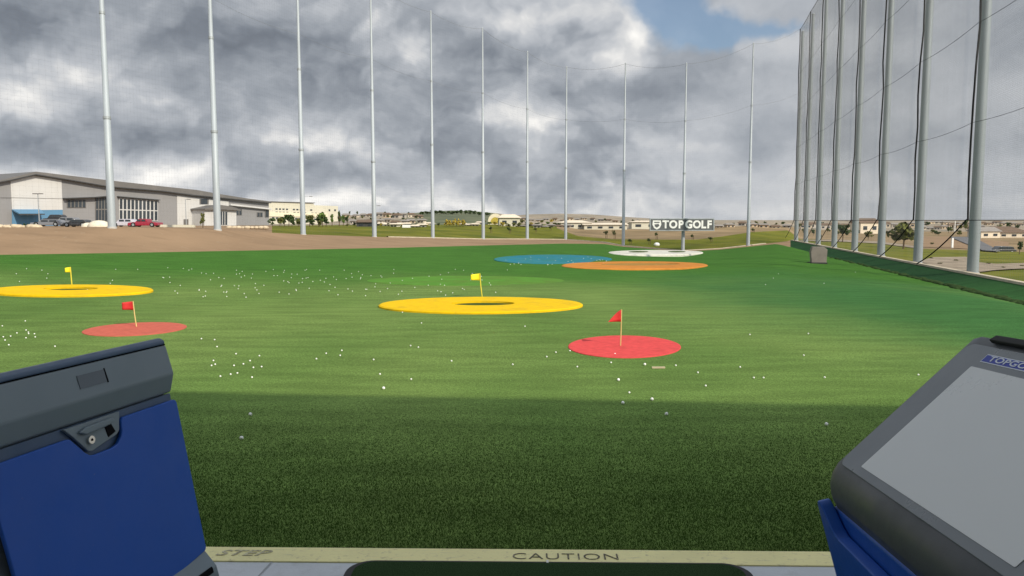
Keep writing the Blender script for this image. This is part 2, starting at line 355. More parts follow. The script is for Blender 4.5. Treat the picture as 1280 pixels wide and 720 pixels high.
sheet('soil_ground', [3, 4], [x for x in XS if x <= 340], M['soil'], 3)
sheet('grass_bank', [3], [x for x in XS if x >= 340], M['grass'], 6)
sheet('grass_top', [4], [x for x in XS if 340 <= x <= 696], M['grass'], 3)
sheet('dry_slope', [4], [x for x in XS if x >= 696], M['dry'], 5)
# hills: tan earth, sage green ridge in the middle
hm = bpy.data.materials.new('hills'); hm.use_nodes = True; nt = hm.node_tree; N, L = nt.nodes, nt.links
tc = N.new('ShaderNodeTexCoord'); n1 = N.new('ShaderNodeTexNoise'); n1.inputs['Scale'].default_value = .05; n1.inputs['Detail'].default_value = 10; n1.inputs['Roughness'].default_value = .7
L.new(tc.outputs['Object'], n1.inputs['Vector'])
cr = N.new('ShaderNodeValToRGB'); cr.color_ramp.elements[0].color = (.11, .10, .07, 1); cr.color_ramp.elements[0].position = .38; cr.color_ramp.elements[1].color = (.38, .31, .225, 1); cr.color_ramp.elements[1].position = .6
L.new(n1.outputs['Fac'], cr.inputs['Fac'])
sx = N.new('ShaderNodeSeparateXYZ'); L.new(tc.outputs['Object'], sx.inputs[0])
dv = N.new('ShaderNodeMath'); dv.operation = 'DIVIDE'; L.new(sx.outputs['X'], dv.inputs[0]); L.new(sx.outputs['Y'], dv.inputs[1])
a1 = N.new('ShaderNodeMapRange'); a1.inputs[1].default_value = -.155; a1.inputs[2].default_value = -.115; L.new(dv.outputs[0], a1.inputs[0])
a2 = N.new('ShaderNodeMapRange'); a2.inputs[1].default_value = -.03; a2.inputs[2].default_value = -.012; a2.inputs[3].default_value = 1; a2.inputs[4].default_value = 0; L.new(dv.outputs[0], a2.inputs[0])
am = N.new('ShaderNodeMath'); am.operation = 'MULTIPLY'; L.new(a1.outputs[0], am.inputs[0]); L.new(a2.outputs[0], am.inputs[1])
n2 = N.new('ShaderNodeTexNoise'); n2.inputs['Scale'].default_value = .08; n2.inputs['Detail'].default_value = 8; L.new(tc.outputs['Object'], n2.inputs['Vector'])
gr = N.new('ShaderNodeValToRGB'); gr.color_ramp.elements[0].color = (.05, .07, .03, 1); gr.color_ramp.elements[0].position = .4; gr.color_ramp.elements[1].color = (.13, .14, .07, 1); gr.color_ramp.elements[1].position = .65
L.new(n2.outputs['Fac'], gr.inputs['Fac'])
mx = N.new('ShaderNodeMix'); mx.data_type = 'RGBA'; L.new(am.outputs[0], mx.inputs[0]); L.new(cr.outputs[0], mx.inputs[6]); L.new(gr.outputs[0], mx.inputs[7])
L.new(mx.outputs[2], N['Principled BSDF'].inputs['Base Color']); N['Principled BSDF'].inputs['Roughness'].default_value = .95
sheet('hills', [5, 6], XS, hm, 14)
sheet('distant_plain', [7], XS, hm, 10)
gp = MB(); gp.add([(-9000, -3000, -3.2), (9000, -3000, -3.2), (9000, 9000, -3.2), (-9000, 9000, -3.2)], [(0, 1, 2, 3)])
structure('ground', gp, M['dry'])
def drape(name, xs, top, bot, m, dz, n=6):
    rows = []
    for x in xs:
        yt = np.interp(x, [p[0] for p in top], [p[1] for p in top]); yb = np.interp(x, [p[0] for p in bot], [p[1] for p in bot])
        rows.append([ground_at(x, yb + (yt - yb) * j / n) + np.array([0, 0, dz]) for j in range(n + 1)])
    mb = MB(); mb.grid(rows); return structure(name, mb, m)
drape('dirt_patch', np.arange(1150, 1420, 3), [(1150, 328), (1165, 322.5), (1208, 322), (1222, 329), (1245, 331), (1280, 330), (1420, 331)], [(1150, 328.5), (1165, 333), (1200, 341), (1222, 342), (1245, 339), (1280, 337), (1420, 337)], M['gravel'], .12)
drape('gravel_path', np.arange(1000, 1150, 4), [(1000, 300.5), (1050, 300), (1100, 302.5), (1150, 309)], [(1000, 301.3), (1050, 302.5), (1100, 305), (1150, 311.5)], M['gravel'], .12, 3)
drape('bare_slope', np.arange(1150, 1262, 3), [(1150, 296), (1192, 296), (1262, 303)], [(1150, 310), (1190, 310.5), (1228, 313), (1262, 313)], M['soil'], .1, 6)
drape('road', np.arange(1188, 1251, 2), [(1188, 296.8), (1216, 297), (1250, 315.5)], [(1188, 297.5), (1228, 314.5), (1250, 316.2)], M['road'], .25, 8)
def kerb(name, xs, m, off=0.0, h=.14, w=.5, i=3):
    pts = [K(x)[i] for x in xs]; mb = MB(); rows = []
    for k, p in enumerate(pts):
        t = pts[min(k + 1, len(pts) - 1)] - pts[max(k - 1, 0)]; t[2] = 0; t /= np.linalg.norm(t); n = np.array([t[1], -t[0], 0])
        a, b = p + n * (off - w / 2), p + n * (off + w / 2)
        rows.append([a - np.array([0, 0, .3]), a + np.array([0, 0, h]), b + np.array([0, 0, h]), b - np.array([0, 0, .3])])
    mb.grid(rows, False); return structure(name, mb, m)
kerb('kerb', np.arange(484, 960, 4), M['kerbm'])
kerb('kerb', np.arange(990, 1460, 4), M['kerbm'])
# ragged seam in the turf along the foot of the bank
mb = MB(); rnd = random.Random(3)
for x in np.arange(1040, 1330, .7):
    q = K(x)[2]
    if rnd.random() < .8:
        j = rnd.uniform(-.25, .35); s = rnd.uniform(.08, .20) + .16 * rnd.random() * min(1, (x - 1040) / 150)
        mb.ball((q[0] + j, q[1] + rnd.uniform(-.4, .4), q[2] + .02), s, 5, 4, (1.3, 1.6, .55))
tag(mb.build('grass_clippings', M['seamm']), 'ragged line of dark loose turf clumps along the foot of the right bank', 'turf clumps', kind='stuff')
# ------------------------------------------------------------------ targets
def ellipse(C, A, B, k, n=72): return [C + k * (A * math.cos(2 * math.pi * i / n) + B * math.sin(2 * math.pi * i / n)) for i in range(n)]
def target(label, left, right, ytop, ybot, m, holes=(), h=.06, rim=False, mi=None, base=.03, group='coloured landing targets on the turf'):
    l, r = ground_at(*left), ground_at(*right); xc = (left[0] + right[0]) / 2
    f, nn = ground_at(xc, ytop), ground_at(xc, ybot); C = (f + nn) / 2; A = (r - l) / 2; B = (f - nn) / 2
    t = thing('golf_target', C, label, 'target', group)
    mb = MB(); z = np.array([0, 0, 1.]); n = 72
    o0, o1, o2 = ellipse(C, A, B, 1.0), ellipse(C, A, B, .985), ellipse(C, A, B, .96)
    rows = [[p - z * .15 for p in o0] + [o0[0] - z * .15], [p + z * (h * .6) for p in o0] + [o0[0] + z * (h * .6)], [p + z * h for p in o1] + [o1[0] + z * h]]
    mb.grid(rows, False)
    if len(holes) == 1:
        hc, hA, hB = holes[0]; Ch = C + A * hc[0] + B * hc[1]; i0 = ellipse(Ch, A * hA, B * hB, 1)
        mb.grid(smooth=False, rows=[[p + z * h for p in o1] + [o1[0] + z * h], [p + z * h for p in i0] + [i0[0] + z * h], [p + z * (base - .05) for p in i0] + [i0[0] + z * (base - .05)]])
        mb.build('target_carpet', m, t)
        k = MB(); k.add([p + z * base for p in i0], [tuple(range(n))]); k.build('target_hole', mi or M['hole'], t)
    else:
        mb.add([p + z * h for p in o1], [tuple(range(n))]); mb.build('target_carpet', m, t)
        for hc, hA, hB in holes:
            i0 = ellipse(C + A * hc[0] + B * hc[1], A * hA, B * hB, 1); k = MB(); k.prism([p + z * (h + .004) for p in i0], (0, 0, .02)); k.build('target_hole', mi or M['hole'], t)
    return t, C
target('large round yellow target with a dark hole in the middle of the field', (473, 384), (730, 383), 373.5, 393, M['yellow'], [((.02, .05), .31, .28)], h=.12)
target('yellow target cut by the left edge of the photo, dark hole, yellow flag behind', (-16, 366), (193, 364.5), 358.3, 371.8, M['yellow'], [((0, .2), .33, .3)], h=.14)
target('bright red target nearest the viewer, right of the middle', (710, 433), (851, 434), 420, 448, M['red'], h=.03)
target('smaller faded red target at the left above the ball dispenser', (104, 415), (235, 408), 404, 420, M['redfade'], h=.03)
target('pale blue-teal target sprinkled with balls, far down the field', (622, 324), (768, 324), 318.5, 330, M['blue'], h=.03)
target('white target with two dark hollows, farthest down the field', (760, 318), (887, 317.5), 314.6, 320.8, M['whiteturf'], [((-.42, .1), .2, .3), ((.4, .12), .2, .3)], h=.3)
target('wide orange target with an inner ring, below the white one', (703, 333.5), (890, 333), 328.3, 338, M['orange'], [((.05, .15), .56, .4)], h=.16, mi=M['orange_in'], base=.12)
target('faint bright green target behind the big yellow one', (462, 350), (706, 350), 345, 357, M['greenturf'], h=.015)
def flag(px, yb, yt, label, mf, ms, dirx=-1, fw=.5, fh=.4, tri=False, lean=0):
    b = ground_at(px, yb); d = b[1]; Hh = (yb - yt) * d / 953.7
    t = thing('flagstick', b, label, 'flag', 'flags on the targets')
    k = MB(); top = b + np.array([lean * Hh, 0, Hh]); r = .022 * d / 30
    k.tube([b - np.array([0, 0, .1]), b + (top - b) * .5 + np.array([lean * .15 * Hh, 0, 0]), top], [r * 1.1, r, r * .9], 8); k.build('stick', ms, t)
    rows = []; n = 8
    for i in range(n + 1):
        s = i / n; w = math.sin(s * 5) * .06 * fw; x = dirx * s * fw * Hh
        hi, lo = (-.0 - (.62 * s ** 1.4 if tri else .05 * s), -(fh) * (1 if tri else 1 - .05 * s))
        if tri: hi = -fh * s ** 1.3
        rows.append([top + np.array([x, w * Hh, (hi + (lo - hi) * j / 4) * Hh]) for j in range(5)])
    k = MB(); k.grid(rows); f = k.build('cloth', mf, t)
    sm = f.modifiers.new('s', 'SOLIDIFY'); sm.thickness = .012
flag(775.5, 433, 386, 'red triangular flag on the nearest bright red target', M['flag_r'], M['stick'], -1, .36, .33, True, .02)
flag(171, 409, 376, 'red square flag bent over on the faded red target', M['flag_r'], M['stick'], -1, .42, .34, False, -.10)
flag(603, 372.8, 341.5, 'yellow flag behind the big yellow target in mid field', M['flag_y'], M['stick_y'], -1, .36, .28, False, -.10)
flag(90, 358, 333.5, 'yellow flag behind the left-hand yellow target', M['flag_y'], M['stick_y'], -1, .28, .28, False, -.04)
# ------------------------------------------------------------------ golf balls
bmb = MB(); bmb.ball((0, 0, 0), .026, 12, 8); ball0 = bmb.build('golf_ball', M['ball']); used = [False]
def ball(px, y, label, group=None, sc=1.0):
    q = ground_at(px, y)
    o = ball0 if not used[0] else ball0.copy()
    if used[0]: COL.objects.link(o)
    used[0] = True
    o.location = (q[0], q[1], q[2] + .027 * sc); o.scale = (sc,) * 3
    o['label'] = label; o['category'] = 'golf ball'
    if group: o['group'] = group
    elif 'group' in o: del o['group']
    return o
for x, y, l in [(313, 520, 'lone white golf ball on the shaded turf at the left'), (833, 519.5, 'lone white golf ball on the shaded turf below the near red target'),
                (1033, 532.5, 'white golf ball on dark turf just left of the touchscreen console'), (479.5, 487, 'white golf ball right on the edge of the building shadow, left of middle'),
                (302, 550, 'white golf ball deepest in the shade, beside the blue dispenser'), (773, 476.5, 'white golf ball standing alone under the near red target in the sun'),
                (806, 457, 'white golf ball touching the small pale board under the near red target'), (815, 501, 'white golf ball just inside the shadow edge right of middle'),
                (778.5, 505.5, 'dull golf ball just inside the shadow, left of its neighbour')]:
    ball(x, y, l, None, 1.55)
LC = 'white golf ball in the loose cluster on sunlit turf right of the dispenser lid'
for x, y in [(127, 17), (205, 57), (300, 93), (417, 103), (370, 128), (187, 127), (178, 152), (196, 146), (290, 152), (337, 144), (387, 162), (428, 158), (222, 206), (273, 196), (307, 190), (380, 211), (193, 22)]:
    ball(220 + x / 4, 420 + y / 4, LC, 'golf balls clustered beside the dispenser')
MC = 'white golf ball among the few spread on sunlit turf between the clusters'
for x, y in [(702, 118), (751, 91), (829, 76), (821, 101), (988, 122), (1173, 52), (1212, 60), (1020, 195), (1176, 221)]:
    ball(220 + x / 4, 420 + y / 4, MC, 'golf balls spread over the sunlit middle')
for x, y in [(60, 30), (353, 17), (447, 48), (563, 8), (607, 128), (818, 66), (948, 49), (842, 107), (990, 82), (1020, 82), (1208, 81), (551, 35), (750, 44)]:
    ball(540 + x * .40625, 440 + y * .40625, 'white golf ball among those strewn around and below the near red target', 'golf balls around the near red target')
rb = random.Random(11)
for _ in range(14): ball(rb.uniform(0, 70), rb.gauss(421, 9), 'white golf ball in the scatter above the dispenser lid at the left edge', 'golf balls at the left edge above the dispenser')
for _ in range(10): ball(rb.uniform(240, 1150), rb.uniform(385, 470), 'white golf ball lying singly on the open sunlit middle of the field', 'single golf balls on the open field')
for _ in range(150):
    x = rb.choice([rb.uniform(200, 620), rb.gauss(400, 110), rb.uniform(20, 640)]); y = 337 + 36 * rb.random() ** 1.3 - (x < 250) * 2
    if 470 < x < 735 and y > 370: continue
    ball(x, y, 'distant white golf ball in the speckled band across the left and middle turf', 'golf balls in the speckled band', 1.05)
for _ in range(34): ball(rb.uniform(630, 766), rb.uniform(320, 332), 'distant white golf ball on or just before the blue target', 'golf balls on the blue target', 1.3)
for _ in range(5): ball(rb.uniform(950, 1080), rb.uniform(335, 372), 'distant white golf ball on dark turf before the grey box', 'golf balls before the grey box', .9)
q = ground_at(823, 460.5); k = MB(); k.box(q + np.array([0, 0, .025]), (.40, .07, .05), .03); tag(k.build('board', M['rock'], bevel=.006), 'small pale flat board lying on the turf under the near red target', 'board')
# grey box on the turf
q = ground_at(1023, 329.5); d = q[1]; s = d / 953.7
t = thing('utility_box', q, 'grey leaning box standing alone on the turf near the right bank', 'box')
k = MB(); w = 10.0 * s; hh = 21 * s
fr = [(-w * .82, 0, -.1), (w * .86, -.3, -.1), (w * .95, -.3, hh * .83), (w * .55, -.25, hh), (-w * .8, 0, hh * 1.0), (-w * 1.0, 0, hh * .7)]
k.prism([q + np.array(p) for p in fr], (.25, 1.1, 0)); k.build('box_body', M['greybox'], t, bevel=.04)
k = MB(); k.box(q + np.array([0, .45, .05]), (w * 2.0, 1.5, .18)); k.build('box_foot', M['blackrub'], t, bevel=.02)
# ------------------------------------------------------------------ net poles
def net_pole(b, Hh, r0, r1, label, group, collars=(.35, .62), bracket=False):
    t = thing('net_pole', b, label, 'pole', group)
    z = np.array([0, 0, 1.]); k = MB(); pts = []; rs = []
    cut = [0] + list(collars) + [1]
    for a, c in zip(cut[:-1], cut[1:]):
        for u, e in ((a, 1.0), (c, 1.0)):
            pts.append(b + z * (Hh * u - (.4 if u == 0 else 0) + (.02 if u == a and a else 0)))
            rs.append((r0 + (r1 - r0) * u) * (1.0 if u == a else 1.06))
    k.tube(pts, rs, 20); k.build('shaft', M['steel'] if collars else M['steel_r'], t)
    for c in collars:
        k = MB(); r = r0 + (r1 - r0) * c; k.tube([b + z * (Hh * c - .18), b + z * (Hh * c + .12)], r * 1.22, 20); k.build('collar', M['steel_d'], t)
    k = MB(); k.tube([b - z * .3, b + z * .06], r0 * 1.15, 16); k.build('foot', M['concrete'], t)
    k = MB(); k.tube([b + z * Hh, b + z * (Hh + .25)], [r1 * 1.3, r1 * .6], 12); k.build('cap', M['steel_d'], t)
    return t
NP = [(140, 87, 41, 'first'), (272, 97, 41, ''), (379, 112, 41, ''), (468, 126, 41, ''), (541, 140, 0, ''), (604, 153, 0, ''), (659, 165, 0, ''), (707, 176, 0, ''), (779, 160, 0, ''), (853.5, 150, 0, ''), (935, 150, 0, '')]
TOPY = [None, None, None, None, 22, 42, 70, 88, 84, 84, 60]
LAB = ['tall steel net pole before the grey building, leftmost of the far row', 'tall steel net pole by the porch at the right end of the grey building', 'tall steel net pole in front of the cream three-storey building',
       'tall steel net pole where the bare soil narrows, before the hillside houses', 'net pole beside the yellow bushes, its top carrying a cable end', 'net pole just left of the pale round-roofed house',
       'thin net pole directly above the blue target, right of the staked saplings', 'thin net pole at the end of the soil strip, above the blue target', 'net pole rising behind the left end of the white target',
       'net pole crossing the lettered sign board', 'net pole standing alone between the lettered sign and the right-hand net']
ptops = []; pbase = []
for (px, d, h, _), ty, lab in zip(NP, TOPY, LAB):
    if px < 707: yb = lerp_tab(S_T, px)[0]
    else: yb = lerp_tab(S_T, px)[0]
    d = lerp_tab(S_T, px)[1] - .2; b = P(px, yb, d)
    Hh = (yb - ty) * d / 953.7 if ty else 41
    net_pole(b, Hh, (.45 if d < 100 else .39 if d < 130 else .35), .12, lab, 'poles carrying the far net', (.30, .58) if px < 500 else (.42, .7))
    pbase.append(b); ptops.append(b + np.array([0, 0, Hh]))
RP = [1215.6, 1147, 1101, 1068, 1042.5, 1022.5, 1007, 995]
RL = ['thick net pole of the right-hand wall nearest the viewer', 'second nearest net pole of the right-hand wall', 'third nearest net pole of the right-hand wall, left of the spiky yellow-green tree', 'fourth nearest net pole of the right-hand wall',
      'fifth nearest net pole of the right-hand wall, fourth from its far end', 'net pole of the right-hand wall above the grey box', 'last but one net pole at the far end of the right-hand wall', 'farthest net pole, at the far corner of the right-hand wall']
RY = []
for px, lab in zip(RP, RL):
    Y = 23.85 / ((px - 640) / 953.7 - .232); b = PZ(px, Y, 0); RY.append((Y, b))
    net_pole(b, 45.5, .45, .28, lab, 'poles of the right-hand net wall', ())
# ------------------------------------------------------------------ the right-hand net
NX = lambda Y: 23.0 + .232 * Y
t = thing('safety_net', (NX(100), 100, 0), 'tall fine grey net hung on the row of poles at the right', 'net')
seamY = [23.0 / ((px - 640) / 953.7 - .40 / r[0] - .232) for px, r in zip(RP, RY)]; ends = [46.0] + seamY; ends = [seamY[0] - 15.5] + seamY
k = MB(); w = .0036
def strand(k, a, b, w, wall_n=(.974, -.226, 0)):
    a, b = np.array(a, float), np.array(b, float); n = np.array(wall_n); d = b - a; d /= np.linalg.norm(d); u = np.cross(d, n); u /= np.linalg.norm(u)
    vs = [a + u * w, a - u * w * .5 + n * w, a - u * w * .5 - n * w, b + u * w, b - u * w * .5 + n * w, b - u * w * .5 - n * w]
    k.add(vs, [(0, 1, 4, 3), (1, 2, 5, 4), (2, 0, 3, 5)])
NZ0 = 4.45; rz_ = random.Random(8)
for a, b in zip(ends[:-1], ends[1:]):
    z = NZ0
    while z < 45.3: strand(k, (NX(a), a, z), (NX(b), b, z), w); z += .135 * rz_.uniform(.8, 1.2)
    y = a
    while y < b: strand(k, (NX(y), y, NZ0), (NX(y), y, 45.3), w); y += .13 * rz_.uniform(.8, 1.2)
k.build('netting', M['netm'], t)
k = MB()
for a, b in zip(ends[:-1], ends[1:]):
    z = .1
    while z < 4.4: strand(k, (NX(a), a, z), (NX(b), b, z), w * .8); z += .3
    y = a
    while y < b: strand(k, (NX(y), y, .1), (NX(y), y, 4.4), w * .8); y += .3
k.build('skirt_netting', M['netm'], t)
for z, r in [(4.45, .032), (12.4, .017), (20.3, .018), (28.1, .018), (35.9, .018), (45.3, .035)]:
    k = MB()
    for a, b in zip(ends[:-1], ends[1:]):
        pts = []
        for j in range(9):
            u = j / 8; Y = a + (b - a) * u; pts.append((NX(Y), Y, z - (.0 if z < 5 else .22) * 4 * u * (1 - u)))
        k.tube(pts, r, 5, False)
    k.build('cable', M['rope'], t)
rr = random.Random(5)
for Y in seamY:
    k = MB(); pts = []
    for j in range(14):
        z = NZ0 + (45.3 - NZ0) * j / 13; pts.append((NX(Y) + rr.uniform(-.07, .07), Y + rr.uniform(-.25, .25) * (0 < j < 13), z))
    k.tube(pts, .09, 6, False); k.build('seam_rope', M['rope'], t)
for a, b in zip(seamY, seamY[1:] + [seamY[-1] + 17]):
    k = MB(); pts = []
    for j in range(7):
        u = j / 6; Y = a + (b - 2 - a) * u; pts.append((NX(Y) - .1, Y, 4.4 * (1 - u) + .1 - .35 * 4 * u * (1 - u)))
    k.tube(pts, .06, 5, False); k.build('guy_rope', M['rope'], t)
# far net: a wide-spaced light mesh and its cables
t = thing('safety_net', pbase[5], 'faint far net with sagging cables strung between the far poles', 'net')
corner = np.array([NX(seamY[-1]), seamY[-1], 0]); pb = pbase + [corner]; pt = ptops + [corner + np.array([0, 0, 45.3])]
b0 = pbase[0] + (pbase[0] - pbase[1]) * 1.6; t0 = ptops[0] + (ptops[0] - ptops[1]) * 1.6
pb = [b0] + pb; pt = [t0] + pt
k = MB()
for i in range(len(pb) - 1):
    nrm = np.cross(pb[i + 1] - pb[i], [0, 0, 1.]); nrm /= np.linalg.norm(nrm)
    n = 34
    for j in range(n):
        u = j / n; strand(k, pb[i] * (1 - u) + pb[i + 1] * u, pt[i] * (1 - u) + pt[i + 1] * u, .003, nrm)
    for j in range(1, 80):
        v = j / 80; strand(k, pb[i] * (1 - v) + pt[i] * v, pb[i + 1] * (1 - v) + pt[i + 1] * v, .003, nrm)
k.build('netting', M['netm'], t)
for v, sag in ((1.0, .8), (.70, .5)):
    k = MB()
    for i in range(len(pb) - 1):
        A, B = pb[i] * (1 - v) + pt[i] * v, pb[i + 1] * (1 - v) + pt[i + 1] * v
        k.tube([A * (1 - u) + B * u - np.array([0, 0, sag * 4 * u * (1 - u)]) for u in np.linspace(0, 1, 12)], .02 if v == 1 else .014, 5, False)
    k.build('cable', M['netm'], t)
# ------------------------------------------------------------------ lettered sign on the pole
def rbox(k, x0, x1, y0, y1, d, th, off=0.0):
    pts = [P(x0, y1, d), P(x1, y1, d), P(x1, y0, d), P(x0, y0, d)]; k.prism([p - np.array([0, off, 0]) for p in pts], (0, th, 0))
sd = 148.6; c = P(852, 280, sd)
t = thing('lettered_sign', P(852, 290, sd), 'long dark sign board with white square letters fixed across a net pole', 'sign')
k = MB(); rbox(k, 813, 892, 273.8, 288, sd, .25); k.build('board', M['signd'], t, bevel=.03)
k = MB()
for a in ((812.2, 892.8, 273, 274.2), (812.2, 892.8, 287.6, 288.6), (812.2, 813.4, 274.2, 287.6), (891.6, 892.8, 274.2, 287.6)): rbox(k, *a, sd, .45, .1)
k.build('frame', M['steel_d'], t)
def text_mesh(txt, size, ext, name, m, parent, mtx, bold=.0, sx=1.0, shear=0, space=1.0, align='CENTER'):
    cu = bpy.data.curves.new(name, 'FONT'); cu.body = txt; cu.size = size; cu.extrude = ext; cu.offset = bold; cu.align_x = align; cu.align_y = 'CENTER'; cu.shear = shear; cu.space_character = space; cu.resolution_u = 4
    tmp = bpy.data.objects.new('tmp', cu); COL.objects.link(tmp); bpy.context.view_layer.update()
    me = bpy.data.meshes.new_from_object(tmp.evaluated_get(bpy.context.evaluated_depsgraph_get())); bpy.data.objects.remove(tmp)
    me.transform(Matrix.Diagonal((sx, 1, 1, 1))); me.transform(mtx); me.transform(Matrix.Translation(tuple(-root_org(parent)))); me.materials.clear(); me.materials.append(m)
    o = bpy.data.objects.new(name, me); COL.objects.link(o); o.parent = parent; return o
def frame_m(o, x, y, z, org=None):
    m = Matrix.Identity(4)
    for i in range(3): m[i][0], m[i][1], m[i][2], m[i][3] = float(x[i]), float(y[i]), float(z[i]), float(o[i] - (org[i] if org is not None else 0))
    return m
letters = [('T', 868.5), ('O', 840), ('P', 850)]
for ch, xx in zip('TOPGOLF', [832, 841.5, 851, 861, 871, 879.3, 886.6]):
    q = P(xx, 281, sd) - np.array([0, .03, 0])
    text_mesh(ch, 2.05, .04, 'letter', M['signw'], t, frame_m(q, (1, 0, 0), (0, 0, 1), (0, -1, 0)), .085, .95)
# shield emblem left of the letters
k = MB(); q = lambda x, y: P(x, y, sd) - np.array([0, .08, 0])
k.prism([q(816, 275.5), q(826, 275.5), q(826.5, 281), q(824.5, 285), q(821, 287), q(817.5, 285), q(815.5, 281)], (0, .06, 0)); e = k.build('emblem', M['signw'], t)
k = MB(); q2 = lambda x, y: P(x, y, sd) - np.array([0, .11, 0])
k.prism([q2(817.5, 277.3), q2(824.5, 277.3), q2(824.2, 278.6), q2(817.8, 278.6)], (0, .03, 0)); k.prism([q2(818, 280.5), q2(823, 279.8), q2(824.3, 282), q2(821, 284.6), q2(818.6, 283)], (0, .03, 0)); k.build('emblem_mark', M['signd'], e)
k = MB(); rbox(k, 848, 859, 279, 280, sd + .25, .8); k.build('bracket', M['steel_d'], t)
# ------------------------------------------------------------------ grey building at the left
A0, B0 = P(0, 276, 150), P(337, 276, 205); fd = (B0 - A0) / np.linalg.norm(B0 - A0); fn = np.array([fd[1], -fd[0], 0])   # outward normal, towards the field
def FP(x, y, off=0.0): return PL(x, y, A0 + fn * off, fn)
def face(k, pts, off, th):
    """polygon on the facade, standing off metres proud and th thick"""
    k.prism([FP(*p) + fn * (off - th) for p in pts], fn * th)
bt = thing('warehouse', FP(150, 284), 'long grey metal-clad hall with white and blue panels behind the soil slope', 'building')
roof_u = [(-170, 262), (0, 227.6), (12.5, 225.3), (42, 218.7), (78, 224.5), (134, 234), (200, 239.4), (239, 244.5), (275, 248), (336, 254.2)]
roof_t = [(336, 251.9), (308, 248.4), (274, 243), (242.5, 237.5), (200, 233), (137.5, 226), (42, 214.7), (0, 225.0), (-170, 259)]
k = MB(); k.prism([FP(*p) for p in ([(-170, 288)] + roof_u + [(336.5, 288)])], -fn * 34); k.build('wall', M['siding'], bt)
k = MB(); k.prism([FP(*p) + fn * 1.0 for p in roof_u + roof_t], -fn * 36); rf = k.build('roof', M['roofm'], bt)
k = MB()
for a, b in zip(roof_u[:-1], roof_u[1:]): k.prism([FP(a[0], a[1]) + fn * 1.06, FP(b[0], b[1]) + fn * 1.06, FP(b[0], b[1] - 1.0) + fn * 1.06, FP(a[0], a[1] - 1.0) + fn * 1.06], -fn * .05)
k.build('fascia', M['darktrim'], rf)
k = MB(); face(k, [(14.8, 263), (12.8, 226.4), (42, 219.6), (76.5, 225.2), (78, 262.2)], .12, .12); k.build('white_panel', M['siding_w'], bt)
k = MB(); face(k, [(15.0, 285), (14.8, 263.2), (78, 262.3), (78.2, 285)], .12, .12); k.build('blue_panel', M['siding_b'], bt)
k = MB(); k.prism([FP(14.5, 268) + fn * 3, FP(46.5, 268) + fn * 3, FP(50, 263.2) + fn * .1, FP(14.5, 263.2) + fn * .1], (0, 0, .25)); k.build('awning', M['siding_b'], bt)
k = MB(); k.prism([FP(14.5, 268.6) + fn * 3, FP(46.5, 268.6) + fn * 3, FP(46.5, 267.2) + fn * 3, FP(14.5, 267.2) + fn * 3], fn * .1); k.build('awning_edge', M['darktrim'], bt)
k = MB(); face(k, [(0, 247.0), (0, 246.6), (77, 248.2), (77, 248.6)], .18, .05); k.build('panel_joint', M['roofm'], bt)
k = MB(); face(k, [(221.5, 284), (221, 244.3), (239, 246.5), (285.5, 251.5), (285.5, 284)], .12, .12); k.build('white_panel', M['siding_w'], bt)
k = MB(); face(k, [(78, 248.6), (119, 247.0), (135, 245.5), (135, 244.6), (119, 246), (78, 247.4)], 1.2, 1.2); k.build('canopy', M['darktrim'], bt)
k = MB(); face(k, [(146, 246.3), (198, 250.5), (198, 249.6), (146, 245.2)], .8, .8); k.build('canopy', M['darktrim'], bt)
def window(pts_tl, pts_br, cols, rows=1, skew=0, tall=None):
    """glazed opening with mullions; corners in facade picture space"""
    (x0, yt0), (x1, yb) = pts_tl, pts_br; yt1 = yt0 + skew
    fr = MB(); face(fr, [(x0, yb), (x0, yt0), (x1, yt1), (x1, yb)], .14, .12); f = fr.build('window', M['siding_w'] if cols > 5 else M['roofm'], bt)
    g = MB()
    for c in range(cols):
        for r in range(rows):
            a, b = x0 + (x1 - x0) * (c + .16) / cols, x0 + (x1 - x0) * (c + .84) / cols
            ta, tb = np.interp(a, [x0, x1], [yt0, yt1]), np.interp(b, [x0, x1], [yt0, yt1])
            f0, f1 = (r + .05) / rows, (r + .95) / rows
            face(g, [(a, ta + (yb - ta) * f1), (a, ta + (yb - ta) * f0), (b, tb + (yb - tb) * f0), (b, tb + (yb - tb) * f1)], .15 + .02, .02)
    g.build('pane', M['glass'], f)
window((83.5, 250), (107, 259.7), 5); window((119, 247.2), (134, 276.5), 4, 2, -.4); window((148.5, 247.8), (197, 276), 10, 2, 3.2)
window((249, 248.4), (260.5, 255.6), 1); window((287, 261.2), (302, 268.8), 4); window((321, 265.5), (328, 271), 2); window((331, 262.8), (336, 271.5), 1)
k = MB(); face(k, [(285.5, 256.8), (285.5, 254.6), (337, 260.4), (337, 262.2)], .9, .9); k.build('canopy', M['siding_w'], bt)
# porch
k = MB(); face(k, [(239.5, 284), (239.5, 262), (279.5, 263), (279.5, 284)], 5, 5); pc = k.build('porch', M['siding_w'], bt)
k = MB(); face(k, [(237.5, 262.5), (237.5, 261), (258, 256.5), (272, 258.5), (282.5, 262.5), (282.5, 263.6), (262, 262.2)], 5.8, 6); k.build('porch_roof', M['roofm'], pc)
k = MB(); face(k, [(255.5, 281), (255.5, 265), (268, 265), (268, 281)], 5.06, .04); k.build('porch_window', M['glass'], pc)
k = MB()
for x in (258.5, 261.5, 264.5): face(k, [(x, 281), (x, 265), (x + .7, 265), (x + .7, 281)], 5.12, .04)
k.build('window_bars', M['siding_w'], pc)
k = MB(); face(k, [(229, 284), (229, 274), (235, 274), (235, 284)], .18, .04); k.build('door', M['roofm'], bt)
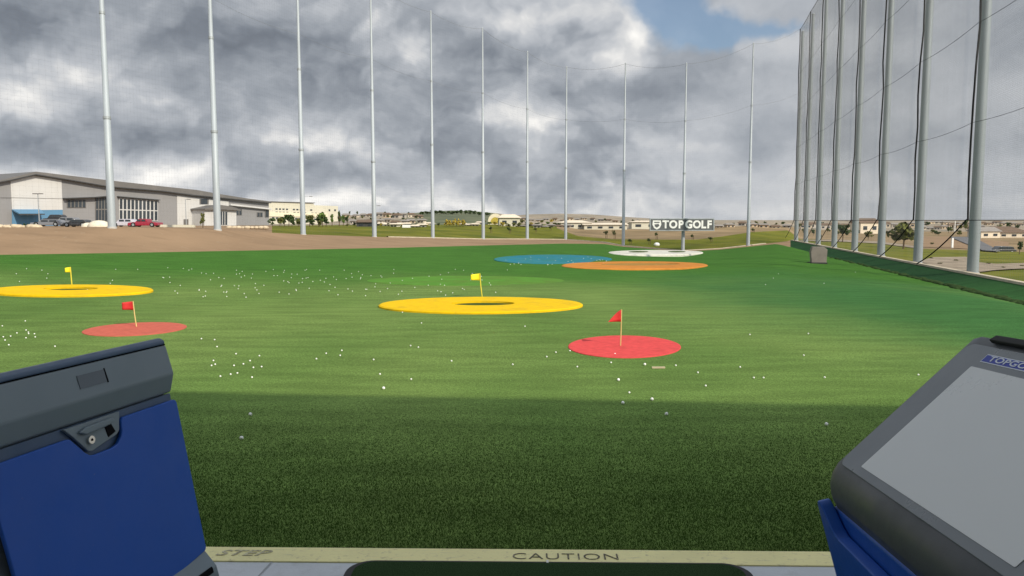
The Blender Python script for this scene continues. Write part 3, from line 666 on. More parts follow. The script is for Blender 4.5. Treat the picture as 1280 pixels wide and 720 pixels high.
# ------------------------------------------------------------------ cream three-storey building
A1, B1 = P(330, 276, 255), P(424, 276, 285); gd = (B1 - A1) / np.linalg.norm(B1 - A1); gn = np.array([gd[1], -gd[0], 0])
def F2(k, pts, off, th): k.prism([PL(x, y, A1, gn) + gn * (off - th) for x, y in pts], gn * th)
ct = thing('office_building', PL(380, 281, A1, gn), 'cream and white three-storey block behind trees, right of the grey hall', 'building')
k = MB(); F2(k, [(326, 284), (326, 252.3), (392, 254.2), (393, 256.5), (422.5, 257.6), (422.5, 284)], 0, 22); k.build('wall', M['creamw'], ct)
k = MB(); F2(k, [(326, 251.9), (326, 251.2), (393, 253.2), (393, 254)], .4, 22.5); k.build('roof', M['roofm'], ct)
k = MB(); F2(k, [(336, 270.6), (336, 265), (409, 267), (409, 271.2)], .3, .3); k.build('balcony_band', M['cream'], ct)
for y0, x0, x1, n, hgt in ((260.2, 340, 392, 12, 1.8), (264.3, 340, 407, 15, 1.5), (271.5, 340, 407, 14, 2.2)):
    for i in range(n):
        a = x0 + (x1 - x0) * i / n; y = y0 + (a - 340) * .03
        if (i * 7) % 5 == 0 and hgt < 2: continue
        k = MB(); F2(k, [(a, y + hgt), (a, y), (a + 2.6, y + .05), (a + 2.6, y + hgt)], .05, .04) if y0 != 271.5 else F2(k, [(a, y + hgt), (a, y), (a + 3, y + .05), (a + 3, y + hgt)], .05, .04); k.build('window', M['glass'], ct)
for x in (410.7, 417.7):
    k = MB(); F2(k, [(x, 264), (x, 261.6), (x + 2.1, 261.7), (x + 2.1, 264.1)], .05, .04); k.build('window', M['glass'], ct)
# ------------------------------------------------------------------ houses
hcount = [0]
def house(px, ybase, d, w, h, rise, wall, roof, label, group=None, depth=None, ang=0.0, nwin=3, hip=True):
    b0_ = P(px, ybase, d); b = ground_at(px, ybase); b[2] -= .3; f_ = b[1] / d; w, h, rise = w * f_, h * f_, rise * f_; depth = min(depth or w * .8, 14)
    t = thing('house', b, label, 'house', group); t.rotation_euler = (0, 0, ang)
    org = np.array(t['_w'])
    def bb(k, name, m, par, **kw):
        o = k.build(name, m, par, **kw); return o
    k = MB(); k.box(org + np.array([0, depth / 2, h / 2 - .5]), (w, depth, h + 1)); bb(k, 'wall', wall, t)
    k = MB(); e = .5; x0, x1, y0, y1, z = -w / 2 - e, w / 2 + e, -e, depth + e, h + .003
    if hip: ins = min(w, depth) * .35
    else: ins = 0
    vs = [(x0, y0, z), (x1, y0, z), (x1, y1, z), (x0, y1, z), (x0 + ins, depth / 2, z + rise), (x1 - ins, depth / 2, z + rise)]
    k.add([np.array(v) + org for v in vs], [(3, 2, 1, 0), (0, 1, 5, 4), (1, 2, 5), (2, 3, 4, 5), (3, 0, 4)]); bb(k, 'roof', roof, t)
    for i in range(nwin):
        xx = -w / 2 + w * (i + .5) / nwin; k = MB(); ww = w / nwin * .42
        k.box(org + np.array([xx, -.04, h * .55]), (ww, .1, h * .32)); bb(k, 'window', M['glass'], t)
    return t
hr = random.Random(21)
walls = [M['stucco_a'], M['stucco_b'], M['stucco_c'], M['creamw']]; roofs = [M['roof_br'], M['roof_gr']]
def house_row(n, x0, x1, yfun, dfun, wpx, hpx, label, group, pale=None, roof=None, hip=True):
    for i in range(n):
        x = x0 + (x1 - x0) * (i + .5) / n + hr.uniform(-1.2, 1.2); d = dfun(x); s = d / 953.7
        house(x, yfun(x) + hr.uniform(-1.5, 1.5), d, wpx * s * hr.uniform(.65, 1.35), hpx * s * hr.uniform(.75, 1.45), hpx * s * .45, pale or hr.choice(walls[:3]), roof or hr.choice(roofs), label, group, ang=hr.uniform(-.5, .3), nwin=2, hip=hip)
house_row(10, 428, 528, lambda x: 271.8, lambda x: 440, 8.5, 4.2, 'beige house in the upper row along the crest of the left hillside', 'houses on the crest of the hillside')
house_row(9, 436, 530, lambda x: 278.3, lambda x: 360, 9, 4, 'tan house in the middle row of the left hillside', 'houses halfway up the hillside')
house_row(8, 470, 541, lambda x: 283, lambda x: 280, 8, 3.6, 'low white house just behind the grass bank, between the fourth and fifth poles', 'white houses behind the grass bank', M['creamw'], M['stucco_b'])
house_row(4, 576, 603, lambda x: 281.5, lambda x: 280, 7, 3.2, 'low white house just behind the grass bank, right of the yellow bushes', 'white houses beside the yellow bushes', M['creamw'], M['stucco_b'])
house_row(8, 648, 720, lambda x: 283, lambda x: 330, 9, 3, 'pale low house at the foot of the tan mesa', 'houses at the foot of the mesa')
house_row(14, 640, 775, lambda x: 275.5 + max(0, x - 740) * .05, lambda x: 600, 7, 2.4, 'tiny house on the face of the tan mesa', 'tiny houses on the mesa')
house(757, 287, 250, 14, 1.9, .6, M['creamw'], M['stucco_b'], 'long low white shed above the tan slope, left of the lettered sign', ang=0, nwin=4, hip=False).name = 'shed'
house(720, 286, 250, 10, 2.3, .8, M['creamw'], M['stucco_b'], 'long white house at the left end of the tan slope', ang=.1, nwin=4)
house(806, 286.3, 262, 9, 2.7, .5, M['creamw'], M['stucco_b'], 'white house half hidden behind the left end of the lettered sign', ang=0, nwin=2)
house_row(7, 893, 990, lambda x: 283.5, lambda x: 380, 9, 4, 'distant tan house between the sign and the right-hand net', 'houses right of the sign')
house(457, 283.4, 190 + 40, 5.5, 1.7, .4, M['darktrim'], M['roof_br'], 'low dark brown shed behind the fourth far pole', nwin=2).name = 'shed'
# domed pale house by the 6th pole
b = P(619, 283.5, 232); t = thing('house', b, 'pale round-roofed house with an arched front right of the sixth pole', 'house'); s = 232 / 953.7
k = MB(); n = 16; ar = [b + np.array([9 * s * math.cos(math.pi * i / n), 0, (7 + 9.5 * math.sin(math.pi * i / n)) * s]) for i in range(n + 1)] + [b + np.array([-9 * s, 0, -.5]), b + np.array([9 * s, 0, -.5])]
k.prism(ar, (0, 6, 0)); k.build('wall', M['cream'], t)
k = MB(); ar = [b + np.array([5.5 * s * math.cos(math.pi * i / n), -.1, (6 + 6 * math.sin(math.pi * i / n)) * s]) for i in range(n + 1)] + [b + np.array([-5.5 * s, -.1, 1.0]), b + np.array([5.5 * s, -.1, 1.0])]
k.prism(ar, (0, .08, 0)); k.build('window', M['leaf_y'], t)
house(637, 282.8, 240, 6.5, 3, 1.1, M['creamw'], M['stucco_b'], 'small cream gabled house right beside the round-roofed one', ang=.1, nwin=2)
# right side, seen through the net
house_row(12, 1000, 1150, lambda x: 285.5, lambda x: 420, 12, 4.5, 'beige house seen through the net, left of the asphalt drive', 'houses beyond the net, left part')
house_row(16, 1150, 1300, lambda x: 281.0, lambda x: 560, 8, 2.8, 'distant beige house seen through the net above the asphalt drive', 'houses beyond the net, far row')
house(1261, 297, 330, 17, 2.6, 2.6, M['stucco_b'], M['roof_br'], 'wide brown-roofed house at the right edge beyond the nearest pole', ang=-.1, nwin=4)
house(1238, 297.5, 345, 10, 3.4, 2.0, M['stucco_b'], M['roof_gr'], 'pale gabled house directly right of the nearest pole', ang=.2, nwin=2, hip=False)
house(1087, 292, 330, 9, 5, 2, M['stucco_b'], M['roof_br'], 'cream house between the third and fourth nearest right-hand poles', ang=.2, nwin=2, hip=False)
house_row(9, 1150, 1230, lambda x: 286, lambda x: 420, 8, 3.2, 'tan house in the middle row beyond the net on the right', 'houses beyond the net, middle row')
# ------------------------------------------------------------------ trees
def crown_mesh(kind, seed, n=420):
    r = random.Random(seed); k = MB(); cl = []
    for _ in range(11):
        a = r.uniform(0, 6.28); rr_ = r.uniform(0, .62); cl.append((rr_ * math.cos(a), rr_ * math.sin(a), r.uniform(.35, 1.0), r.uniform(.2, .42)))
    for _ in range(n):
        c = r.choice(cl); v = np.array([r.gauss(0, 1) for _ in range(3)]); v /= np.linalg.norm(v); q = np.array(c[:3]) * [.5, .5, .8] + v * c[3] * r.uniform(.5, 1.05) * np.array([.5, .5, .42])
        s = r.uniform(.035, .075); u = np.array([r.gauss(0, 1) for _ in range(3)]); u /= np.linalg.norm(u); w = np.cross(u, v); w /= np.linalg.norm(w) + 1e-6
        k.add([q - u * s - w * s * .6, q + u * s - w * s * .6, q + u * s * .6 + w * s, q - u * s * .7 + w * s], [(0, 1, 2, 3)])
    return k
def tree(px, ybase, d, hpx, wpx, m, label, group=None, seed=0, trunk=.3, spiky=False):
    b = ground_at(px, ybase) if ybase < 284.2 or px > 1000 else P(px, ybase, d)
    d = b[1]; s = d / 953.7; Hh, W = hpx * s, wpx * s
    t = thing('tree', b, label, 'tree', group); rt = random.Random(seed)
    k = MB(); tr = max(.05, Hh * .025); k.tube([b - np.array([0, 0, .3]), b + np.array([.02 * Hh, 0, Hh * .35]), b + np.array([0, 0, Hh * .8])], [tr * 1.3, tr, tr * .3], 7)
    for _ in range(5):
        a = rt.uniform(0, 6.28); z0 = rt.uniform(.3, .6); k.tube([b + np.array([0, 0, Hh * z0]), b + np.array([math.cos(a) * W * .3, math.sin(a) * W * .3, Hh * (z0 + .25)])], [tr * .6, tr * .2], 5)
    k.build('trunk', M['bark'], t)
    cm = crown_mesh(0, seed); k = MB(); z0 = trunk * .55
    k.add([b + np.array([v[0] * W, v[1] * W, Hh * (z0 + v[2] * (1 - z0))]) for v in cm.v], cm.f); k.build('crown', m, t)
for i, (x, h, w) in enumerate([(361, 11, 14), (349, 8, 8), (387, 12, 14), (403, 13, 14), (398, 9, 9), (374, 7, 9)]):
    tree(x, 283.3, 215 + i * 4, h * 1.5, w * 1.25, M['leaf_d'] if i in (0, 4) else M['leaf_o'] if i < 3 else M['leaf_g'], ['dark bare-looking tree in front of the cream building, nearest the grey hall', 'small olive tree at the corner of the cream building', 'olive tree just right of the third far pole', 'round green tree at the right end of the cream building', 'dark small tree tucked left of the round green tree', 'low green tree between the dark tree and the third pole'][i], seed=i)
for i, x in enumerate((415, 424, 429, 434)): tree(x, 283, 240, (17, 20, 15, 16)[i], 7, M['leaf_d'] if i % 2 else M['leaf_g'], ['slim green tree hugging the right end of the cream building', 'tallest slim dark tree right of the cream building', 'short slim green tree right of the tallest dark one', 'slim dark tree where the hillside houses begin'][i], seed=20 + i)
ty = random.Random(9)
for i in range(6): tree(558 + i * 4.2, 283.2, 226 + i, 8 + ty.uniform(0, 4), 9, M['leaf_y'], 'yellow autumn bush just right of the fifth far pole', 'yellow autumn bushes', seed=40 + i, trunk=.05)
for i in range(4): tree(628 + i * 7, 284, 224, 5 + ty.uniform(0, 3), 9, M['leaf_y'] if i == 0 else M['leaf_o'], 'low yellow-green bush around the round-roofed house', 'bushes by the round-roofed house', seed=50 + i, trunk=.05)
for i in range(16): tree(528 + i * 5.4, 268.5 + (1.5 if i > 12 else 0), 520, 4.5 + ty.uniform(0, 3), 9, M['leaf_d'], 'dark tree on the green ridge behind the fifth and sixth poles', 'trees on the green ridge', seed=60 + i, trunk=.1)
for i, x in enumerate((437, 447, 481, 492, 498, 511, 525.5)): tree(x, 269.5, 432, 4.5 + ty.uniform(0, 2), 4, M['leaf_d'], 'dark little tree among the crest houses of the left hillside', 'trees among the crest houses', seed=80 + i)
for i in range(14): tree(433 + i * 9 + ty.uniform(-2, 2), 283.2, 262, 3.5 + ty.uniform(0, 2.5), 6, [M['leaf_o'], M['leaf_d'], M['leaf_y']][i % 3], 'shrub growing along the top of the grass bank before the white houses', 'shrubs along the top of the grass bank', seed=90 + i, trunk=.1)
for i in range(12): tree(648 + i * 10.5 + ty.uniform(-3, 3), 284.5 - (i < 6) * 1.5, 245, 3 + ty.uniform(0, 2), 5, [M['leaf_o'], M['leaf_d']][i % 2], 'small shrub along the top of the tan slope', 'shrubs along the tan slope', seed=110 + i, trunk=.1)
for i in range(9): tree(341 + i * 8.2 + ty.uniform(-2, 2), 283.6, 225, 9 + ty.uniform(0, 7), 12, [M['leaf_d'], M['leaf_o']][i % 3 == 1], 'dark tree in the belt before the lower storey of the cream building', 'belt of trees before the cream building', seed=400 + i, trunk=.12)
for i in range(16): tree(605 + i * 6.0 + ty.uniform(-2, 2), 283.2 - ty.uniform(0, 5), 260, 3.5 + ty.uniform(0, 3.5), 8, [M['leaf_o'], M['leaf_g'], M['leaf_y'], M['leaf_d']][i % 4], 'shrub on the yellow-green slope right of the sixth pole', 'shrubs on the yellow-green slope', seed=420 + i, trunk=.08)
for i in range(14): tree(432 + i * 7.2 + ty.uniform(-3, 3), 275 + ty.uniform(-3, 5), 360, 3 + ty.uniform(0, 2.5), 5, [M['leaf_d'], M['leaf_o']][i % 2], 'small tree between the houses of the left hillside', 'trees between the hillside houses', seed=440 + i, trunk=.1)
for i in range(10): tree(720 + i * 9 + ty.uniform(-3, 3), 278.5 + ty.uniform(-2, 4), 400, 2.5 + ty.uniform(0, 2.5), 5, [M['leaf_d'], M['leaf_o']][i % 2], 'small dark tree on the plain behind the long white shed', 'trees behind the white shed', seed=460 + i, trunk=.1)
for i in range(9): tree(896 + i * 10.5 + ty.uniform(-3, 3), 282.5 + ty.uniform(-2, 2), 380, 3 + ty.uniform(0, 2.5), 6, [M['leaf_d'], M['leaf_o']][i % 2], 'small tree among the distant houses right of the sign', 'trees right of the sign', seed=480 + i, trunk=.1)
# trees beyond the net on the right
tree(1129, 311, 150, 38, 44, M['leaf_o'], 'spiky yellow-green tree between the second and third nearest right-hand poles', seed=131, trunk=.12)
tree(1053, 303, 205, 24, 20, M['leaf_d'], 'dark round tree between the fourth and fifth nearest right-hand poles', seed=132)
tree(1085, 300, 230, 12, 14, M['leaf_o'], 'small olive tree just left of the third nearest right-hand pole', seed=133)
tree(1274, 318, 128, 17, 8, M['leaf_d'], 'young dark tree near the right edge beside the asphalt drive', seed=134, trunk=.45)
for i in range(46): tree(1000 + (i % 23) * 12.4 + ty.uniform(-5, 5), 283 + ty.uniform(0, 13), 320, 4 + ty.uniform(0, 5), 8, [M['leaf_o'], M['leaf_d'], M['leaf_d'], M['leaf_o']][i % 4], 'bush among the houses beyond the right-hand net', 'bushes beyond the net', seed=140 + i, trunk=.1)
for i, (x, y) in enumerate([(1163, 324), (1175, 331), (1195, 327), (1236, 331), (1254, 336), (1213, 329), (1277, 334), (1165, 306)]): tree(x, y, ground_at(x, y)[1], 3.2, 8, M['leaf_o'], 'low scrub plant on the bare dirt patch beyond the net', 'scrub plants on the dirt patch', seed=170 + i, trunk=.05)
# staked saplings on the bank
SAP = [(613, 291, 9), (636.5, 292, 9), (669, 290.5, 6), (687.5, 288, 6), (757, 298, 11), (767.5, 298.5, 11), (787, 306, 8), (811, 305.5, 8.5), (820, 299.5, 10), (865, 299.5, 7), (888, 303, 7.5), (1025, 300.5, 9), (941, 291, 6)]
for i, (x, yb, h) in enumerate(SAP):
    q = ground_at(x, yb); s = q[1] / 953.7; Hh = h * s
    t = thing('sapling', q, 'thin young tree tied to a stake on the far grass bank', 'sapling', 'staked saplings on the grass bank')
    k = MB(); k.tube([q - np.array([0, 0, .2]), q + np.array([.1, 0, Hh])], [.06, .03], 6); k.build('trunk', M['bark'], t)
    k = MB(); k.box(q + np.array([.35, 0, Hh * .35]), (.1, .1, Hh * .75)); k.build('stake', M['bark'], t)
    cm = crown_mesh(0, 200 + i, 150); k = MB(); k.add([q + np.array([v[0] * 1.5, v[1] * 1.5, Hh * (.3 + v[2] * .7)]) for v in cm.v], cm.f); k.build('crown', M['leaf_d'], t)
q = ground_at(821, 307.5); k = MB(); k.ball(q + np.array([0, 0, .3]), .55, 10, 7, (1.15, .9, .8)); tag(k.build('boulder', M['signw']), 'single white boulder on the grass below the lettered sign', 'rock')
q = ground_at(508, 284.5); k = MB(); k.box(q + np.array([0, 0, .3]), (1.9, 1.2, .7)); tag(k.build('crate', M['signw'], bevel=.08), 'small white crate on top of the grass bank between the fourth and fifth poles', 'crate')
# ------------------------------------------------------------------ vehicles and heaps behind the soil crest
def car(px, ybase, d, L_, Hh, m, label, pickup=False, ang=0.0):
    b = P(px, ybase, d); t = thing('parked_car', b, label, 'car', 'cars parked behind the soil slope'); t.rotation_euler = (0, 0, ang); o = np.array(t['_w']); W = 1.85
    k = MB(); h = Hh
    side = [(-.5, .2), (-.49, .52), (-.44, .56), (-.27, .60), (.40, .60), (.49, .55), (.5, .25), (.47, .18), (-.47, .18)]
    k.prism([o + np.array([x * L_, -W / 2, z * h]) for x, z in side], (0, W, 0)); body = k.build('body', m, t, bevel=.06)
    cab = [(-.26, .60), (-.15, .97), (-.10, 1.0), (.08, 1.0), (.12, .97), (.15, .60)] if pickup else [(-.28, .60), (-.16, .97), (-.1, 1.0), (.28, 1.0), (.38, .92), (.44, .60)]
    k = MB(); k.prism([o + np.array([x * L_, -W * .44, z * h + .003]) for x, z in cab], (0, W * .88, 0)); cb = k.build('cabin', m, t, bevel=.05)
    xs = [c[0] for c in cab]; a, bb_ = min(xs), max(xs)
    for u0, u1 in ((.16, .48), (.52, .86)):
        x0, x1 = a + (bb_ - a) * u0, a + (bb_ - a) * u1
        for sgn in (-1, 1): k = MB(); k.box(o + np.array([(x0 + x1) / 2 * L_, sgn * W * .443, .80 * h]), ((x1 - x0) * L_ * .92, .03, .24 * h)); k.build('side_window', M['glass'], cb)
    for x in (-.31, .31):
        for sgn in (-1, 1):
            k = MB(); c = o + np.array([x * L_, sgn * (W / 2 - .1), .34]); k.tube([c - np.array([0, .12, 0]), c + np.array([0, .12, 0])], .34, 14); wh = k.build('wheel', M['tyre'], t)
            k = MB(); k.tube([c - np.array([0, .13, 0]), c + np.array([0, .13, 0])], .19, 10); k.build('rim', M['steel_d'], wh)
    for sgn in (-1, 1):
        k = MB(); k.box(o + np.array([-.492 * L_, sgn * W * .36, .47 * h]), (.06, .32, .14)); k.build('headlight', M['lamp'], t)
    return t
car(182, 283.8, 112, 4.4, 1.2, M['carred'], 'dark red pickup parked right of the leftmost pole', True)
car(157, 283.5, 118, 3.6, 1.2, M['carwhite'], 'pale lilac car half hidden between the leftmost pole and the red pickup')
car(98, 283.8, 108, 3.6, 1.05, M['carblack'], 'low black car left of the cream heap')
car(62, 283, 112, 4.6, 1.0, M['cargrey'], 'long low grey car before the blue wall panel')
car(84, 282.8, 130, 4.4, 1.5, M['cargrey'], 'second grey car, just left of the black one')
car(70, 279, 143, 4.0, 1.6, M['carblack'], 'dark car parked right against the blue wall panel')
q = P(124, 284, 104); k = MB(); rr2 = random.Random(4); k.ball(q + np.array([0, 0, .1]), 1.0, 14, 8, (1.5, 1.2, .85)); k.ball(q + np.array([-1.7, .3, 0]), .7, 12, 8, (1.3, 1, .9)); tag(k.build('covered_heap', M['tarp']), 'rounded heap under cream sheeting left of the leftmost pole', 'heap')
for i in range(22):
    x = rr2.uniform(-4, 46); y = rr2.uniform(283.2, 285.3); s = .11; k = MB(); q = P(x, y, 96); k.ball(q, rr2.uniform(.3, .6), 7, 5, (1.5, 1, .65))
    for j, v in enumerate(k.v): k.v[j] = tuple(np.array(v) + np.array([rr2.uniform(-.07, .07) for _ in range(3)]))
    tag(k.build('boulder', M['rock']), 'pale tan boulder on the soil crest at the left edge', 'rock', 'boulders on the soil crest at the left')
for i in range(9):
    x = 287 + i * 5.6; k = MB(); q = P(x, 284.6, 118); k.ball(q, rr2.uniform(.3, .45), 7, 5, (1.4, 1, .7)); tag(k.build('boulder', M['rock']), 'tan boulder at the foot of the grey hall, right of the second pole', 'rock', 'boulders at the right end of the grey hall')
for x in (31, 34, 44): tree(x, 284.5, 100, 6, 4, M['leaf_d'], 'small dark shrub among the boulders at the left edge', 'shrubs among the left boulders', seed=int(x) + 300, trunk=.05)
tree(253.5, 284.5, 110, 20, 9, M['leaf_o'], 'slim olive young tree in front of the hall porch, left of the second pole', seed=333, trunk=.1)
k = MB()
q0, q1 = P(200, 284.6, 112), P(243, 285, 113)
k.prism([q0, q1, q1 + np.array([0, 0, .45]), q0 + np.array([0, 0, .45])], (0, .4, 0)); tag(k.build('low_wall', M['creamw']), 'low white retaining wall between the red pickup and the porch', 'wall')
def street_lamp(px, yb, yt, d, arm, label, two=False):
    b = P(px, yb, d); s = d / 953.7; Hh = (yb - yt) * s; t = thing('street_lamp', b, label, 'street lamp')
    k = MB(); k.tube([b - np.array([0, 0, .3]), b + np.array([0, 0, Hh])], [.10, .06], 8); k.build('post', M['steel_d'], t)
    for sg in ((-1, 1) if two else (1,)):
        e = b + np.array([arm * s * sg, 0, Hh]); k = MB(); k.tube([b + np.array([0, 0, Hh - .05]), e], .05, 6); a = k.build('arm', M['steel_d'], t)
        k = MB(); k.box(e + np.array([0, 0, -.06]), (.8, .35, .14)); k.build('lamp_head', M['roofm'], a)
street_lamp(49.5, 283, 242, 130, 3.2, 'car park lamp with two heads before the white wall panel', True)
street_lamp(233, 283, 249, 170, 4, 'thin single lamp against the white panel left of the porch')
street_lamp(381.5, 283, 245.5, 205, 8, 'tall lamp rising beside the third far pole, arm to the right')
street_lamp(469.5, 283, 257, 200, 4.5, 'lamp half behind the fourth far pole, short arm to the right')
street_lamp(797, 287, 273.8, 245, .6, 'short white post on the tan slope left of the lettered sign')
b = P(1190, 311.5, 150); k = MB(); k.box(b + np.array([0, 0, 1.0]), (.35, .3, 2.4)); tag(k.build('post', M['signw'], bevel=.03), 'short white post at the head of the asphalt drive beyond the net', 'post')
b = P(1193, 296, 300); k = MB(); k.tube([b, b + np.array([0, 0, 6.2])], [.2, .14], 8); tag(k.build('post', M['signw']), 'tall white pole far beyond the net, above the short white post', 'post')
car(1251, 317, 134, 4.4, 1.3, M['carblack'], 'dark car at the bottom of the asphalt drive beyond the nearest right-hand pole')['group'] = 'cars beyond the net'
# ------------------------------------------------------------------ the teeing deck
zf = DECK
sa, sb = G(262, 684.5, zf), G(1030, 690.5, zf); ed = (sb - sa) / np.linalg.norm(sb - sa); en = np.array([ed[1], -ed[0], 0])   # en towards the viewer
if en[1] > 0: en = -en
mid = (sa + sb) / 2; Lh = 30
Z = np.array([0, 0, 1.])
def slab(name, a, b, z0, z1, m, kind='structure', l0=-Lh, l1=Lh, bev=0):
    """slab along the deck edge from a to b metres behind the edge"""
    k = MB(); o = mid * [1, 1, 0]
    k.prism([o + ed * l0 + en * a + Z * z0, o + ed * l1 + en * a + Z * z0, o + ed * l1 + en * b + Z * z0, o + ed * l0 + en * b + Z * z0], Z * (z1 - z0))
    ob = k.build(name, m, bevel=bev)
    if kind: tag(ob, kind=kind)
    return ob
st = slab('edging_strip', 0, .155, zf - .05, zf + .006, M['strip'], None, bev=.004); tag(st, 'cream edging strip with warning words along the front of the tee deck', 'edging strip')
slab('deck_floor', .156, 9, zf - .3, zf, M['deckfloor'])
slab('deck_fascia', 0.01, .15, zf - .6, zf - .06, M['concrete'])
# floor joint
k = MB(); a, b = G(342, 700.5, zf) , G(324, 722, zf); a, b = G(341, 701.5, zf), G(323, 721, zf); dd = (b - a); a = a + Z * .003; b = a + dd * 8; w = ed * .004
k.add([a - w, a + w, b + w, b - w], [(0, 1, 2, 3)]); structure('floor_joint', k, M['steel_d'])
# lettering on the strip
tm = (ed, -en)
ctr = G(707, 695.8, zf + .008)
def word(txt, c, size, m, sx, bold=0.0, shear=0, align='CENTER', name='lettering'):
    o = text_mesh(txt, size, .0006, name, m, st, frame_m(c, ed, -en, Z), bold, sx, shear, 1.05, align); return o
word('CAUTION', ctr, .092, M['ink'], 1.20, -.0012)
word('STEP', G(302, 691.2, zf + .008), .085, M['ink2'], 1.35, .001, .35)
# hitting mat
c0 = G(684, 706, zf); matc = mid * [1, 1, 0] + ed * np.dot(c0 - mid, ed) + en * .178
mt = thing('hitting_mat', matc + Z * zf, 'dark green hitting mat with black rim on the deck floor', 'mat')
def rrect(hw, a, b, r, n=8):
    pts = []
    for cx, cy, t0 in ((hw - r, a + r, -90), (hw - r, b - r, 0), (-hw + r, b - r, 90), (-hw + r, a + r, 180)):
        for i in range(n + 1):
            t = R(t0 + 90 * i / n); pts.append(matc + Z * zf + ed * (cx + r * math.cos(t)) + en * (cy + r * math.sin(t)))
    return pts
k = MB(); k.prism([p + Z * .001 for p in rrect(.915, .0, 1.8, .12)], Z * .028); k.build('rim', M['blackrub'], mt, bevel=.01)
k = MB(); k.prism([p + Z * .0295 for p in rrect(.875, .035, 1.76, .09)], Z * .008); k.build('turf_surface', M['matgreen'], mt, bevel=.003)
k = MB(); a = matc + Z * (zf + .0305); k.prism([a - ed * .005 + en * .002, a + ed * .005 + en * .002, a + ed * .005 + en * .034, a - ed * .005 + en * .034], Z * .004); k.build('centre_tick', M['signw'], mt)
# ------------------------------------------------------------------ the clubhouse that carries the deck and throws the shade
ch = thing('clubhouse', (0, -6, 0), 'multi-level bay building the photo is taken from, its roof shading the near turf', 'building')
rot = -R(4.5); cr_, sr_ = math.cos(rot), math.sin(rot)
def cbox(name, x0, x1, y0, y1, z0, z1, m, bevel=0):
    k = MB(); k.box(((x0 + x1) / 2, (y0 + y1) / 2, (z0 + z1) / 2), (x1 - x0, y1 - y0, z1 - z0))
    k.v = [(x * cr_ - y * sr_, x * sr_ + y * cr_, z) for x, y, z in k.v]; return k.build(name, m, ch, bevel)
cbox('upper_floor', -60, 60, -9, -5.5, 8.2, 8.5, M['wallc'])
cbox('roof', -60, 60, -12, 3.4, 14.2, 14.6, M['wallc']); cbox('rear_wall', -60, 60, -9.4, -9, 0, 14.2, M['wallc'])
cbox('ground_floor_wall', -60, 60, 1.0, 1.3, 0, 2.1, M['concrete'])
for x in (-40, -30, -20, -10, 10, 20, 30, 40):
    cbox('column', x - .2, x + .2, 1.5, 1.9, 2.81, 14.2, M['steel_d'])
# ------------------------------------------------------------------ ball dispenser (left)
ax = np.array([math.sin(.2267), math.cos(.2267), 0]); nx = np.array([ax[1], -ax[0], 0]); Q = CAM + ray(215, 491) / 950 * 2.75; Q0 = Q * [1, 1, 0]
def D(a, n, z): return Q0 + ax * a + nx * n + Z * z
bd = thing('ball_dispenser', D(-.4, -.1, zf), 'blue golf ball dispenser with slate grey lid and lock at the left of the mat', 'ball dispenser')
def prof(k, pts, a0=-.80, a1=0.0): k.prism([D(a0, n, z) for n, z in pts], ax * (a1 - a0))
# inner body behind the panel
k = MB(); prof(k, [(-.02, 3.79), (-.02, 3.74), (.095, 3.22), (.095, 3.10), (.13, 2.86), (-.46, 2.86), (-.46, 3.62)], -.79, -.012); k.build('body', M['greypl2'], bd, bevel=.01)
# lid
k = MB(); prof(k, [(-.017, 3.955), (.013, 3.853), (-.002, 3.786), (-.50, 3.60), (-.50, 3.70), (-.065, 3.955)], -.83, 0.0); lid = k.build('lid', M['greypl'], bd, bevel=.007, seg=3)
k = MB(); prof(k, [(-.016, 3.958), (-.019, 3.972), (-.036, 3.980), (-.060, 3.976), (-.070, 3.958)], -.83, -.004); k.build('lid_cap', M['navy'], lid, bevel=.005, seg=3)
k = MB(); prof(k, [(-.018, 3.9545), (-.0185, 3.9585), (-.060, 3.9585), (-.060, 3.9545)], -.829, -.003); k.build('lid_seam', M['dark'], lid)
# recessed sticker on the lid
p1 = D(0, -.017, 3.955); p2 = D(0, .013, 3.853); tl = (p2 - p1) / np.linalg.norm(p2 - p1); ln = np.cross(tl, ax); ln = ln if ln[0] > 0 else -ln
def LP(a, t, o=0.0): return p1 + ax * a + tl * t + ln * o
k = MB(); k.prism([LP(-.425, .030, .0008), LP(-.315, .030, .0008), LP(-.315, .072, .0008), LP(-.425, .072, .0008)], ln * .0012); k.build('lid_label', M['greypl2'], lid)
k = MB(); k.prism([LP(-.314, .027, .0005), LP(-.310, .027, .0005), LP(-.308, .074, .0005), LP(-.313, .074, .0005)], ln * .002); k.build('label_edge', M['dark'], lid)
# blue panel with its notch
b1 = D(0, .016, 3.763); b2 = D(0, .119, 3.208); tb = (b2 - b1) / np.linalg.norm(b2 - b1); bn = np.cross(tb, ax); bn = bn if bn[0] > 0 else -bn
def BP(a, t, o=0.0): return b1 + ax * a + tb * t + bn * o
def arc(c, r, a0, a1, n=5): return [(c[0] + r * math.cos(R(a0 + (a1 - a0) * i / n)), c[1] + r * math.sin(R(a0 + (a1 - a0) * i / n))) for i in range(n + 1)]
out = [(-.772, .035), (-.755, .012), (-.50, .012), (-.488, .016), (-.443, .070), (-.428, .082), (-.412, .086), (-.335, .086), (-.312, .080), (-.290, .060), (-.283, .045), (-.278, .014), (-.268, .003), (-.015, .003), (-.004, .008), (0, .018), (0, .560), (-.006, .568), (-.174, .586), (-.70, .600), (-.735, .590)]
k = MB(); k.prism([BP(a, t, -.014) for a, t in out], bn * .014); k.build('blue_panel', M['bluepl'], bd, bevel=.004, seg=3)
